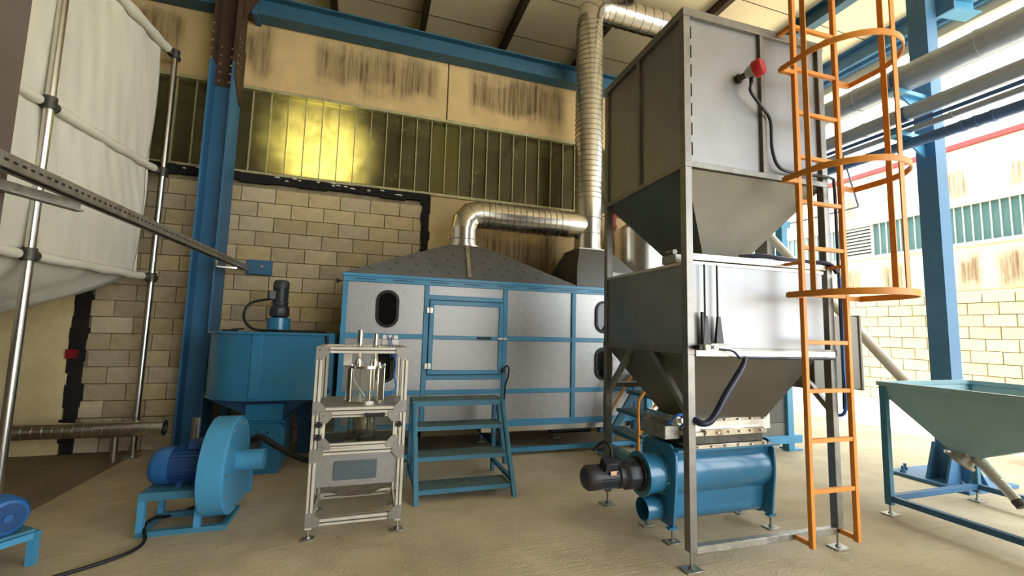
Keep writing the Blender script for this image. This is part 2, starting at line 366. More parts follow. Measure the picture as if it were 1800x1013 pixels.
# --- long window band
win = tag(MB().box(-8, 6.1, WY+0.0, WY+0.10, 3.32, 3.36).box(-8, 6.1, WY-0.035, WY+0.10, 4.41, 4.45).build('window_1', 'mullion', origin=(0, WY, 3.3)), 'long high band of dirty upright glass strips in the back wall', None, None, 'structure')
pm = None; x = -4.45; mp_ = 0.2055; k = 0; mulm = None
while x < 6.0:
    if pm is None:
        pm = MB().box(0.006, mp_-0.006, 0.03, 0.036, 0, 1.05).build('pane', 'window_glass', win, origin=(0, 0, 0)); pm.location = Vector((x, WY, 3.36))-ORG[win.name]
        mulm = MB().box(-0.006, 0.006, 0.0, 0.05, 0, 1.05).build('mullion', 'mullion', win, origin=(0, 0, 0)); mulm.location = Vector((x, WY, 3.36))-ORG[win.name]
    else:
        share(pm, 'pane', (x, WY, 3.36), win); share(mulm, 'mullion', (x, WY, 3.36), win)
    x += mp_; k += 1
# --- neighbouring hall seen through the glass
tag(MB().box(-8, 6.3, 11.8, 12.0, 0, 6.65).build('wall_hall', 'hall_wall'), 'brown far wall of the hall behind the glazing', None, None, 'structure')
tag(MB().box(0.73, 1.12, 6.22, 6.5, 0, 5.3).build('trim_1', 'pale_post', bev=0.01), 'pale post behind the window glass', None, None, 'structure')
tag(MB().box(-8.2, -8.0, -10, 12, 0, 6.7).build('wall_left', 'dull_wall'), 'plain left wall of the hall', None, None, 'structure')
tag(MB().box(6.1, 6.3, WY+0.0, 11.8, 0, 6.65).build('wall_right', 'hall_wall'), 'side wall of the neighbouring hall', None, None, 'structure')
tag(MB().box(-8.2, 3.0, -10.2, -10.0, 0, 6.7).build('wall_light_block', 'dull_wall'), 'unseen wall added behind the viewer to cut light from there', None, None, 'structure')  # added out of view to keep light from behind off the left floor
# --- roof
ceil = tag(MB().box(-8.2, 8.1, -10, 12, 6.66, 6.80).build('ceiling', 'ceiling', origin=(0, 0, 6.66)), 'cream sandwich panel roof underside', None, None, 'structure')
sm_ = MB()
for y in [3.9+1.0*i for i in range(8)]: sm_.box(-8, 8.1, y-0.004, y+0.004, 6.654, 6.662)
sm_.build('panel_seam', 'purlin', ceil)
for x in (-5.1, -3.7, -2.27, -0.83, 0.58, 2.02, 3.5, 4.93):
    MB().prism([(x-0.045, 6.50), (x+0.045, 6.50), (x+0.045, 6.515), (x-0.03, 6.515), (x-0.03, 6.645), (x+0.045, 6.645), (x+0.045, 6.66), (x-0.045, 6.66)], 'Y', -10, 11.8).build('purlin', 'purlin', ceil)
tag(MB().ibeam((6.46, -10, 6.53), (6.46, 11.5, 6.53), 0.16, 0.26, 0.02).build('roof_beam', 'blue_beam', origin=(6.46, 3, 6.53)), 'slate blue steel beam crossing the ceiling above the caged ladder', 'beam')
eb = thing('edge_beam', (8.05, 3, 6.4), 'blue steel beam with pale gutter trim along the open roof edge', 'beam')
MB().ibeam((8.05, -10, 6.50), (8.05, 11.5, 6.50), 0.22, 0.32, 0.025).build('beam', 'blue_right', eb)
MB().box(8.10, 8.20, -10, 11.5, 6.12, 6.34).build('gutter', 'far_frame', eb, 0.01)
MB().box(8.02, 8.10, -10, 11.5, 6.27, 6.34).build('trim_strip', 'blue_right', eb)
# --- beam on top of the back wall
tb = thing('wall_beam', (0, 5.9, 5.5), 'long teal blue steel beam along the top of the back wall', 'beam')
MB().ibeam((-1.55, 5.9, 5.43), (6.2, 5.9, 5.43), 0.20, 0.27, 0.02).build('beam', 'blue_beam', tb)
MB().box(-1.60, -1.575+0.03, 5.78, 6.02, 5.26, 5.60).build('end_plate', 'blue_beam', tb)
for i in range(3):
    for y in (5.83, 5.97): bolt((-1.66+0.0, y, 5.3+0.1*i), (-1, 0, 0), 0.014).build('bolt', 'galv', tb)
tb2 = thing('wall_beam', (-4, 5.9, 5.5), 'short blue beam end meeting the rusty column top from the left', 'beam')
MB().ibeam((-8.0, 5.9, 5.43), (-2.0, 5.9, 5.43), 0.20, 0.27, 0.02).build('beam', 'blue_beam', tb2)
MB().bar((-1.86, 5.55, 5.50), (-2.15, 3.6, 6.5), 0.10, 0.10).build('brace', 'blue_beam', tb2)

# =================================================================== COLUMNS
c1 = thing('steel_column', (-1.80, 5.76, 0), 'blue H-section steel column with rusty brown bolted top against the block wall', 'column')
def hcol(x, y, w_, d, z0, z1, t=0.022):   # flanges face +-X, web parallel to X
    return MB().prism([(x-w_/2, y-d/2), (x-w_/2+t, y-d/2), (x-w_/2+t, y-t/2), (x+w_/2-t, y-t/2), (x+w_/2-t, y-d/2), (x+w_/2, y-d/2), (x+w_/2, y+d/2), (x+w_/2-t, y+d/2), (x+w_/2-t, y+t/2), (x-w_/2+t, y+t/2), (x-w_/2+t, y+d/2), (x-w_/2, y+d/2)], 'Z', z0, z1)
hcol(-1.80, 5.76, 0.25, 0.34, 0.02, 4.50).build('lower_shaft', 'blue_column', c1)
hcol(-1.80, 5.76, 0.25, 0.34, 4.50, 6.5).build('upper_shaft', 'rust_paint', c1)
MB().box(-1.90, -1.70, 5.735, 5.747, 4.24, 4.80).build('splice_plate', 'rust_paint', c1)
MB().prism([(5.60, 4.80), (5.93, 4.80), (5.93, 4.10), (5.85, 4.10), (5.60, 4.34)], 'X', -1.674, -1.66).build('splice_plate', 'rust_paint', c1)
MB().prism([(-1.67, 5.60), (-1.45, 5.60), (-1.67, 5.15)], 'Y', 5.75, 5.77).build('haunch_plate', 'rust_paint', c1)
MB().box(-1.99, -1.61, 5.56, 5.96, 0.0, 0.02).build('base_plate', 'blue_column', c1, 0.003)
for i in range(5):
    z = 4.30+i*0.105
    for x in (-1.86, -1.75): bolt((x, 5.735, z), (0, -1, 0), 0.013).build('bolt', 'galv', c1)
    for y in (5.64, 5.72): bolt((-1.66, y, z+0.1), (1, 0, 0), 0.013).build('bolt', 'galv', c1)
    bolt((-1.913, 5.595, z+0.2), (0, -1, 0), 0.013).build('bolt', 'galv', c1)

c2 = thing('steel_column', (-1.90, 2.62, 0), 'dark brown steel column with blue lower part at the left picture edge', 'column')
hcol(-1.90, 2.62, 0.28, 0.32, 0.02, 1.76).build('lower_shaft', 'blue_column', c2)
hcol(-1.90, 2.62, 0.28, 0.32, 1.76, 6.5).build('upper_shaft', 'dark_column', c2)
MB().box(-2.11, -1.69, 2.42, 2.82, 0, 0.02).build('base_plate', 'blue_column', c2)

c3 = thing('steel_column', (5.92, 3.02, 0), 'heavy blue steel column with gusseted base plate at the open right side', 'column')
MB().prism([(5.75, 2.92), (5.93, 2.92), (5.93, 2.945), (5.852, 2.945), (5.852, 3.075), (5.93, 3.075), (5.93, 3.10), (5.75, 3.10)], 'Z', 0.035, 6.5).build('shaft', 'blue_right', c3)
MB().box(5.50, 6.30, 2.72, 3.42, 0, 0.035).build('base_plate', 'blue_right', c3, 0.004)
for y in (2.925, 3.09): MB().prism([(5.56, 0.035), (5.75, 0.035), (5.75, 0.40), (5.70, 0.40)], 'Y', y-0.01, y+0.01).build('gusset', 'blue_right', c3)
for x in (5.80, 5.90): MB().prism([(2.76, 0.035), (2.92, 0.035), (2.92, 0.30), (2.88, 0.30)], 'X', x-0.01, x+0.01).build('gusset', 'blue_right', c3)
for x, y in ((5.56, 2.80), (5.56, 3.3), (5.66, 2.78), (6.15, 2.8), (5.7, 3.36)): MB().tube([(x, y, 0.035), (x, y, 0.10)], 0.014, 8).lathe((x, y, 0.035), (0, 0, 1), [(0, 0.026), (0.025, 0.026), (0.025, 0)], 6).build('anchor_bolt', 'blue_right', c3)
# short crane stub on the column head
hs = thing('hoist_stub', (6.1, 2.85, 5.2), 'short light blue beam stub bracket beside the right column head', 'bracket')
MB().ibeam((5.96, 2.86, 5.24), (6.36, 2.80, 5.24), 0.16, 0.18, 0.015).build('beam', 'blue_light', hs)
MB().box(5.932, 5.96, 2.76, 2.96, 5.12, 5.36).build('mount_plate', 'blue_right', hs)

# perforated strut across from wall plate to dark column
st = thing('strut_channel', (-1.55, 4.2, 2.13), 'perforated galvanised strut channel running from left column to back wall', 'strut')
p0, p1 = V(-1.787, -2.1, 2.18), V(-1.47, 5.97, 2.12)
sd_ = (p1-p0).normalized(); sa = sd_.cross(V(0,0,1)).normalized()
m = MB()
m.bar(p0+V(0,0,0.03), p1+V(0,0,0.03), 0.07, 0.006); m.bar(p0-sa*0.034, p1-sa*0.034, 0.006, 0.066); m.bar(p0+sa*0.034, p1+sa*0.034, 0.006, 0.066)
m.bar(p0+sa*0.026-V(0,0,0.03), p1+sa*0.026-V(0,0,0.03), 0.018, 0.005); m.bar(p0-sa*0.026-V(0,0,0.03), p1-sa*0.026-V(0,0,0.03), 0.018, 0.005)
m.build('channel', 'galv_rough', st)
hl = MB(); L_ = (p1-p0).length; n_ = int(L_/0.05)
for i in range(n_):
    c = p0+sd_*(0.02+i*0.05)+sa*0.0372
    hl.bar(c-sd_*0.012, c+sd_*0.012, 0.0012, 0.012)
tag(hl.build('slot_row', 'black', st), kind='stuff')
MB().bar((-1.75, 2.60, 2.06), (-1.60, 3.05, 2.06), 0.05, 0.012).bar((-1.75, 2.60, 2.085), (-1.60, 3.05, 2.085), 0.006, 0.05).build('angle_bracket', 'galv_rough', st)
MB().bar((-1.655, 5.55, 2.07), (-1.47, 5.60, 2.07), 0.03, 0.02).bar((-1.655, 5.55, 2.07), (-1.655, 5.55, 2.14), 0.02, 0.02).build('clip_bracket', 'galv', st)
MB().box(-1.47, -1.20, 5.985, 6.05, 2.05, 2.23).build('wall_plate', 'blue_column', st, 0.006)
bolt((-1.30, 5.985, 2.15), (0, -1, 0), 0.024, 0.03).build('bolt', 'galv', st)

# =================================================================== FABRIC SILO
fs = thing('fabric_silo', (-3.3, 5.0, 0), 'white textile silo bag hung on a galvanised tube frame at the left', 'silo')
A, B = V(-2.50, 4.25, 0), V(-2.34, 5.80, 0); dAB = (B-A).normalized()
sideL = V(-1, 0.10, 0).normalized()
def P(s, z, off=0.0): return A+dAB*s+V(0, 0, z)+sideL*off
for nm, q, z1 in (('pole', A, 6.2), ('pole', B, 4.60)):
    MB().tube([q, q+V(0,0,z1)], 0.032, 14).build(nm, 'galv', fs)
LAB = (B-A).length
for z, r_, s0 in ((4.56, 0.045, -2.2), (3.14, 0.035, -2.2), (1.93, 0.035, -2.2)):
    ra = MB().tube([P(s0, z, 0.03), P(LAB+0.03, z, 0.03)], r_*0.75, 12).build('rail', 'galv', fs)
    MB().tube([P(s0, z, 0.03)]+[P(s0+(LAB-0.12-s0)*i/30, z+0.004*math.sin(i*1.7), 0.03) for i in range(1, 31)], [r_*(1.15+0.12*math.sin(i*2.3)+0.06*math.sin(i*5.1)) for i in range(31)], 12).build('rail_sleeve', 'tarp', ra)
    for s in (0.0, LAB):
        MB().lathe(P(s, z-0.05), (0,0,1), [(0, 0.045), (0.10, 0.045)], 12).tube([P(s-0.06, z, 0.03), P(s+0.10, z, 0.03)], 0.042, 12).build('clamp', 'galv_dark', fs)
# bag: front sheet, back sheets, sagging cone bottom
def sheet(f, nu, nv, name, m, thick=0.006):
    mb = MB(); vs = []; nrm = []
    for j in range(nv+1):
        for i in range(nu+1): vs.append(Vector(f(i/nu, j/nv)))
    fs_ = [(j*(nu+1)+i, j*(nu+1)+i+1, (j+1)*(nu+1)+i+1, (j+1)*(nu+1)+i) for j in range(nv) for i in range(nu)]
    mb.add(vs, fs_); o = mb.build(name, m, fs, smooth=80)
    md = o.modifiers.new('thickness', 'SOLIDIFY'); md.thickness = thick; return o
def wr(s, z):
    a = 0.007*math.sin(6*s+1.1*z)*math.sin(1.2*z+s)+0.008*abs(math.sin(11*s+1.3*z+1.5*math.sin(1.7*z)))*(0.4+0.6*math.sin(z*2.3+s)**2)
    a += 0.004*math.sin(37*s+5*z+3*math.sin(2*z+s))*(0.3+0.7*max(0, math.sin(1.9*z+2*s)))
    for zr in (4.52, 3.10, 1.96):            # gathered just under each rail
        d = zr-z
        if 0 <= d < 0.5: a += 0.010*math.sin(29*s+4*math.sin(3*s))*math.exp(-d*7)
    return a
def face(u, v):
    s = -2.2+(LAB-0.17+2.2)*u; z = 4.52-2.56*v
    bul = 0.0
    if v < 0.55: bul = 0.05*math.sin(PI*v/0.55)
    else: bul = 0.06*math.sin(PI*(v-0.55)/0.45)
    return P(s - 0.06*v*(u > 0.98), z, 0.055-bul*0.6+wr(s, z)*0.8)
sheet(face, 150, 90, 'bag_side', 'tarp')
def face2(u, v):
    z = 4.52-2.56*v; return P(LAB-0.17+0.02*math.sin(5*z), z, 0.055+2.2*u+0.0)+dAB*(0.05*math.sin(PI*u)+wr(u*2, z)*0.5)
sheet(face2, 30, 30, 'bag_end', 'tarp')
def cone(u, v):
    # closed ring: rim rectangle down to a small outlet
    per = [P(-2.2, 0, 0.06), P(LAB-0.17, 0, 0.06), P(LAB-0.17, 0, 2.25), P(-2.2, 0, 2.25)]
    t = (u*4) % 4; i = int(t) % 4; a = per[i].lerp(per[(i+1) % 4], t-int(t)); c = P(-0.4, 0, 1.2)
    k = v**1.15; q = a.lerp(c, k*0.88); zz = 1.96-0.80*v-0.05*math.sin(PI*min(1, v*1.3))*1.0
    zz += 0.02*math.sin(u*60)*(1-v)+0.012*math.sin(u*140+v*9)*(1-v)
    return V(q.x, q.y, zz)
sheet(cone, 96, 24, 'bag_cone', 'tarp')
for q in (P(-2.2, 0, 2.3), P(LAB, 0, 2.3)): MB().tube([q, q+V(0,0,4.6)], 0.032, 12).build('pole', 'galv', fs)
for q in (A, B, P(LAB, 0, 2.3), P(-2.2, 0, 2.3)): MB().box(q.x-0.07, q.x+0.07, q.y-0.07, q.y+0.07, -0.004, 0.008).build('foot_plate', 'galv_rough', fs)

# galvanised duct lying on stub legs along the wall
gd = thing('spiral_duct', (-3.0, 5.62, 0), 'open-ended galvanised spiral duct lying low along the back wall at left', 'duct')
MB().pipe((-5.0, 5.62, 0.345), (-2.0, 5.58, 0.335), 0.078, 0.005, 28).build('pipe', 'galv', gd)
MB().pipe((-2.05, 5.58, 0.335), (-1.995, 5.58, 0.335), 0.081, 0.007, 28).build('end_collar', 'galv', gd)
rb = MB()
for i in range(36): x = -4.9+i*0.08; rb.lathe((x, 5.619+(x+5)*-0.0133, 0.345-(x+5)*0.0033), (1, -0.013, -0.003), [(0, 0.0772), (0.002, 0.0788), (0.004, 0.0772)], 28)
tag(rb.build('spiral_seam', 'galv_seam', gd), kind='stuff')
for x in (-2.42, -3.9):
    MB().tube([(x, 5.6, 0.0), (x, 5.6, 0.262)], 0.03, 10).bar((x-0.14, 5.6, 0.255), (x+0.05, 5.6, 0.255), 0.02, 0.02).build('support_leg', 'galv', gd)

# =================================================================== BLUE TANK (dust separator) WITH MIXER MOTOR
tk = thing('separator_tank', (-0.9, 5.3, 0), 'round-ended blue steel tank on a rotary valve beside the grey chamber', 'tank')
cx, cy, R = -1.03, 5.32, 0.53
def plan(rr, n=24, xr=-0.34): return [(cx+rr*math.cos(t), cy+rr*math.sin(t)) for t in [PI/2+PI*i/n for i in range(n+1)]] + [(xr, cy-rr), (xr, cy+rr)]
def pl3(p, z): return [(a, b, z) for a, b in p]
MB().loft([pl3(plan(R), 0.735), pl3(plan(R), 1.345)]).build('shell', 'blue', tk)
MB().loft([pl3(plan(R+0.025), 1.345), pl3(plan(R+0.025), 1.368)]).build('lid', 'blue', tk, 0.003)
MB().loft([pl3(plan(R+0.012), 0.712), pl3(plan(R+0.012), 0.735)]).build('bottom_flange', 'blue', tk)
MB().box(-1.075, -0.985, cy-R-0.012, cy-R+0.01, 0.735, 1.345).build('seam_strip', 'blue', tk, 0.003)
MB().loft([[( -1.42,4.92,0.712),(-0.50,4.92,0.712),(-0.50,5.6,0.712),(-1.42,5.6,0.712)], [(-1.10,4.93,0.55),(-0.79,4.93,0.55),(-0.79,5.35,0.55),(-1.10,5.35,0.55)]]).build('hopper_bottom', 'blue_deep', tk)
MB().box(-1.11, -0.78, 4.90, 5.36, 0.50, 0.66).build('outlet_neck', 'blue', tk, 0.004)
MB().box(-1.14, -0.75, 4.88, 5.38, 0.485, 0.50).build('outlet_flange', 'blue', tk)
MB().prism([(-1.14, 0.05), (-0.76, 0.05), (-0.76, 0.41), (-0.81, 0.48), (-1.09, 0.48), (-1.14, 0.41)], 'Y', 4.86, 5.38).build('valve_body', 'blue', tk, 0.004)
vf = MB().lathe((-0.94, 4.86, 0.30), (0, -1, 0), [(0, 0.135), (0.018, 0.135), (0.018, 0)], 28).build('valve_cover', 'blue', tk)
for i in range(8): bolt((-0.94+0.115*math.cos(i*PI/4+0.3), 4.842, 0.30+0.115*math.sin(i*PI/4+0.3)), (0, -1, 0), 0.010).build('bolt', 'galv', vf)
MB().lathe((-0.98, 4.84, 0.30), (0, -1, 0), [(0, 0.05), (0.16, 0.05), (0.17, 0.045), (0.17, 0)], 20).build('valve_gearbox', 'galv_dark', tk)
MB().box(-1.12, -0.78, 4.88, 5.36, 0.0, 0.05).build('valve_base', 'blue', tk, 0.004)
MB().prism([(-0.72, 0.0), (-0.57, 0.0), (-0.57, 0.54), (-0.62, 0.62), (-0.78, 0.735), (-0.80, 0.60), (-0.72, 0.30)], 'Y', 5.55, 5.60).build('support_leg', 'blue_deep', tk)
MB().box(-1.5, -1.42, 5.55, 5.63, 0.0, 0.72).build('support_leg', 'blue_deep', tk)
# hatch clip on the lid
MB().box(-1.44, -1.30, 5.16, 5.20, 1.368, 1.385).tube([(-1.36, 5.18, 1.385), (-1.24, 5.15, 1.395)], 0.008, 8).build('lid_latch', 'black', tk)
nk = MB().lathe((-0.96, 5.36, 1.368), (0,0,1), [(0, 0.135), (0.012, 0.135), (0.012, 0.115), (0.15, 0.115), (0.15, 0)], 28).build('motor_neck', 'blue', tk)
for i in range(6): bolt((-0.96+0.125*math.cos(i*PI/3), 5.36+0.125*math.sin(i*PI/3), 1.38), (0,0,1), 0.009).build('bolt', 'blue', nk)
def gearmotor(name, root, o, d, s=1.0, up_=(0,0,1), m='black_motor', box=(-1, 0, 0)):
    """fan cowl, ribbed stator, flange, hexagonal gearbox; d points from gearbox to cowl"""
    o, d = Vector(o), Vector(d).normalized()
    gb = MB().lathe(o, d, [(0, 0.09*s), (0.02*s, 0.09*s), (0.025*s, 0.11*s), (0.12*s, 0.11*s), (0.15*s, 0.085*s), (0.17*s, 0.085*s)], 8).build('gearbox', m, root, 0.004)
    stt = MB().lathe(o+d*0.17*s, d, [(0, 0.09*s), (0.02*s, 0.09*s), (0.03*s, 0.075*s), (0.20*s, 0.075*s)], 24).build('stator', m, root)
    u = Vector((0,0,1)) if abs(d.z) < 0.9 else Vector((0,1,0)); a = (u-d*u.dot(d)).normalized(); b = d.cross(a); fn = MB()
    for i in range(20):
        t = 2*PI*i/20; e = a*math.cos(t)+b*math.sin(t)
        fn.bar(o+d*0.205*s+e*0.078*s, o+d*0.36*s+e*0.078*s, 0.006*s, 0.014*s, e)
    tag(fn.build('cooling_fins', m, stt), kind='stuff')
    cw = MB().lathe(o+d*0.355*s, d, [(0, 0.088*s), (0.07*s, 0.088*s), (0.095*s, 0.07*s), (0.10*s, 0.055*s), (0.10*s, 0)], 24).build('fan_cowl', m, root)
    e = Vector(box); c = o+d*0.27*s+e*0.10*s
    MB().bar(c-d*0.05*s, c+d*0.05*s, 0.09*s, 0.07*s, e).build('terminal_box', m, root, 0.004*s)
    return c
mm = thing('gear_motor', (-0.96, 5.36, 1.52), 'black upright gear motor standing on the blue tank lid', 'motor')
cb = gearmotor('m', mm, (-0.96, 5.36, 1.518), (0,0,1), 0.92, box=(-0.9, -0.4, 0))
tag(MB().tube(spline([(cb.x, cb.y, cb.z-0.04), (-1.20, 5.15, 1.66), (-1.24, 5.10, 1.52), (-1.12, 4.95, 1.40), (-0.90, 4.84, 1.385), (-0.5, 4.80, 1.383), (-0.42, 4.78, 1.36), (-0.40, 4.765, 1.2), (-0.40, 4.765, 0.9), (-0.36, 4.75, 0.78)], 8), 0.013, 10).build('motor_cable', 'rubber', origin=(-0.9, 5.0, 1.37)), 'black cable curling from upright motor over the blue tank lid', 'cable')
tag(MB().tube(spline([(-0.98, 4.68, 0.38), (-0.9, 4.62, 0.41), (-0.78, 4.62, 0.33), (-0.60, 4.62, 0.22), (-0.45, 4.60, 0.17), (-0.2, 4.58, 0.15), (0.0, 4.6, 0.02)], 6), 0.026, 10).build('valve_cable', 'rubber', origin=(-0.7, 4.62, 0.0)), 'thick black cable bundle from the rotary valve toward the test stand', 'cable')

# small galvanised tube standing by the column
tag(MB().pipe((-1.43, 4.66, 0.0), (-1.43, 4.66, 0.60), 0.036, 0.004, 20).build('standing_tube', 'galv', origin=(-1.43, 4.66, 0)), 'short silver tube standing upright behind the blue blower', 'tube')

# =================================================================== BLOWER
bl = thing('radial_blower', (-1.1, 3.82, 0), 'light blue radial blower with dark blue motor on a floor frame', 'blower')
BY, BZ, BR = 3.83, 0.405, 0.345
def voll(rr, dz=0): return [(BY+rr*math.cos(t), BZ+rr*math.sin(t)) for t in [2*PI*i/48 for i in range(48)]]
MB().prism(voll(BR), 'X', -1.05, -0.895).build('volute', 'blue_light', bl, 0.004)
fp = MB().prism(voll(BR-0.012), 'X', -0.895, -0.887).build('face_plate', 'blue_light', bl)
for i in range(12): bolt((-0.887, BY+(BR-0.04)*math.cos(i*PI/6), BZ+(BR-0.04)*math.sin(i*PI/6)), (1, 0, 0), 0.009, 0.008).build('bolt', 'galv', fp)
MB().box(-1.05, -0.895, BY+0.02, BY+0.44, BZ-BR, BZ-BR+0.20).build('outlet_duct', 'blue_light', bl, 0.004)
MB().box(-1.07, -0.875, BY+0.44, BY+0.455, BZ-BR-0.02, BZ-BR+0.22).build('outlet_flange', 'blue_light', bl)
MB().pipe((-0.90, BY, 0.425), (-0.71, BY, 0.425), 0.075, 0.006, 32).build('inlet_pipe', 'blue_light', bl)
bmt = MB().lathe((-1.05, BY, 0.42), (-1, 0, 0), [(0, 0.135), (0.02, 0.135), (0.025, 0.115), (0.25, 0.115)], 32).build('motor_body', 'blue_motor', bl)
fn = MB()
for i in range(28):
    t = 2*PI*i/28; e = V(0, math.cos(t), math.sin(t)); fn.bar(V(-1.08, BY, 0.42)+e*0.118, V(-1.29, BY, 0.42)+e*0.118, 0.006, 0.012, e)
tag(fn.build('cooling_fins', 'blue_motor', bmt), kind='stuff')
MB().lathe((-1.29, BY, 0.42), (-1, 0, 0), [(0, 0.128), (0.08, 0.128), (0.12, 0.105), (0.13, 0.08), (0.13, 0)], 32).build('fan_cowl', 'blue_cowl', bl)
MB().box(-1.20, -1.08, BY-0.06, BY+0.06, 0.53, 0.59).build('terminal_box', 'blue_motor', bl, 0.006)
for x in (-1.12, -1.22): MB().prism([(BY-0.11, 0.288), (BY+0.11, 0.288), (BY+0.06, 0.34), (BY-0.06, 0.34)], 'X', x-0.02, x+0.02).build('motor_foot', 'blue_motor', bl)
fy0, fy1 = 3.66, 4.02
MB().box(-1.42, -1.05, fy0, fy1, 0.272, 0.288).build('motor_plate', 'stair_blue', bl)
for y in (fy0+0.02, fy1-0.02):
    MB().box(-1.419, -1.381, y-0.019, y+0.019, 0.035, 0.235).build('leg', 'blue_light', bl)
    MB().box(-1.089, -1.051, y-0.019, y+0.019, 0.035, 0.235).build('leg', 'blue_light', bl)
    MB().box(-1.42, -0.89, y-0.02, y+0.02, 0.0, 0.035).build('base_rail', 'stair_blue', bl)
    MB().box(-1.42, -1.05, y-0.02, y+0.02, 0.235, 0.272).build('top_rail', 'stair_blue', bl)
for x in (-1.40, -0.91): MB().box(x-0.019, x+0.019, fy0+0.04, fy1-0.04, 0.0, 0.034).build('cross_rail', 'stair_blue', bl)
tag(MB().tube(spline([(-1.13, 3.9, 0.26), (-1.15, 3.95, 0.10), (-1.22, 4.06, 0.03), (-1.34, 3.98, 0.013), (-1.385, 3.86, 0.05), (-1.39, 3.72, 0.055), (-1.33, 3.58, 0.013), (-1.345, 3.44, 0.012), (-1.47, 3.31, 0.012), (-1.60, 3.22, 0.012), (-1.9, 3.0, 0.012)], 8), 0.011, 10).build('power_cable', 'rubber', origin=(-1.4, 3.7, 0)), 'black power cable trailing from the blue blower across the floor', 'cable')

# second blower motor at the left edge
b2 = thing('blower_motor', (-2.0, 3.35, 0), 'blue motor end on a light blue stand at the bottom left corner', 'motor')
e = V(0.80, -0.60, 0).normalized(); o2 = V(-1.92, 3.36, 0.305)
mb2 = MB().lathe(o2-e*0.42, e, [(0, 0.10), (0.30, 0.10)], 28).build('motor_body', 'blue_motor', b2)
MB().lathe(o2-e*0.14, e, [(0, 0.112), (0.12, 0.112), (0.15, 0.095), (0.155, 0.08), (0.155, 0)], 32).build('fan_cowl', 'blue_cowl', b2)
gr = MB().lathe(o2+e*0.012, e, [(0, 0.078), (0.006, 0.078), (0.006, 0)], 28).build('fan_grille', 'blue_motor', b2)
MB().lathe(o2+e*0.016, e, [(0, 0.022), (0.008, 0.020), (0.008, 0)], 16).build('grille_hub', 'blue_cowl', gr)
pe = V(0.60, 0.80, 0)
q0 = o2+e*0.03; pl = [q0+pe*0.12, q0-pe*0.16, q0-pe*0.16-e*0.5, q0+pe*0.12-e*0.5]
MB().loft([[V(p.x, p.y, 0.19) for p in pl], [V(p.x, p.y, 0.205) for p in pl]]).build('motor_plate', 'stair_blue', b2)
for p in pl: MB().box(p.x-0.02, p.x+0.02, p.y-0.02, p.y+0.02, 0, 0.19).build('leg', 'blue_light', b2)
for a, b in ((0, 1), (1, 2), (2, 3), (3, 0)): MB().bar(V(pl[a].x, pl[a].y, 0.17), V(pl[b].x, pl[b].y, 0.17), 0.035, 0.035).build('top_rail', 'blue_light', b2)
tag(MB().tube(spline([(-1.98, 3.28, 0.18), (-1.93, 3.24, 0.10), (-1.89, 3.22, 0.03), (-1.84, 3.12, 0.012), (-1.8, 2.9, 0.012)], 6), 0.011, 10).build('power_cable', 'rubber', origin=(-1.9, 3.2, 0)), 'short black cable hanging below the blue corner motor', 'cable')

# =================================================================== ALUMINIUM TEST STAND
ts = thing('test_stand', (-0.03, 3.6, 0), 'aluminium profile test stand with hinged window and control box in front of chamber', 'test stand')
xl, xr, yf, yb = -0.325, 0.262, 3.36, 3.85; pw = 0.045
def profile(p, q, name='profile_rail'):
    p, q = V(*p), V(*q); o = MB().bar(p, q, pw, pw).build(name, 'aluminium', ts, 0.003)
    d = (q-p).normalized(); sl = MB()
    for n in (V(1,0,0), V(-1,0,0), V(0,1,0), V(0,-1,0), V(0,0,1)):
        if abs(n.dot(d)) > 0.5: continue
        sl.bar(p+d*0.03+n*pw/2, q-d*0.03+n*pw/2, 0.009, 0.0022, n)
    sl.build('slot', 'alu_slot', o); return o
for x in (xl, xr):
    for y in (yf, yb): profile((x, y, 0.07), (x, y, 1.30), 'profile_post')
for z in (1.278, 0.855, 0.575, 0.11):
    profile((xl+pw/2, yf, z), (xr-pw/2, yf, z)); profile((xl+pw/2, yb, z), (xr-pw/2, yb, z))
    for x in (xl, xr): profile((x, yf+pw/2, z), (x, yb-pw/2, z))
def gus(x, z, sx, sz, y=yf-pw/2-0.003, parent=None, s=0.07, m='alu_plate'):
    a = pw/2+0.001
    poly = [(x-sx*a, z-sz*a), (x+sx*s, z-sz*a), (x+sx*s, z+sz*a*0.8), (x+sx*a, z+sz*s), (x-sx*a, z+sz*s)]
    o = MB().prism(poly, 'Y', y-0.004, y+0.003).build('corner_plate', m, parent or ts, 0.001)
    for dx, dz in ((0, 0), (0.06, 0), (0, 0.06)): bolt((x+sx*dx, y-0.004, z+sz*dz), (0, -1, 0), 0.006, 0.004).build('bolt', 'galv', o)
for x, sx in ((xl, 1), (xr, -1)):
    gus(x, 1.278, sx, -1); gus(x, 0.855, sx, 1) if False else gus(x, 0.855, sx, 1, s=0.065); gus(x, 0.575, sx, -1, s=0.065); gus(x, 0.11, sx, 1)
    for z in (1.27, 1.22, 0.86, 0.80, 0.57, 0.11): bolt((x+(-sx)*pw/2, yf, z), (-sx, 0, 0), 0.007, 0.006).build('bolt', 'galv', ts)
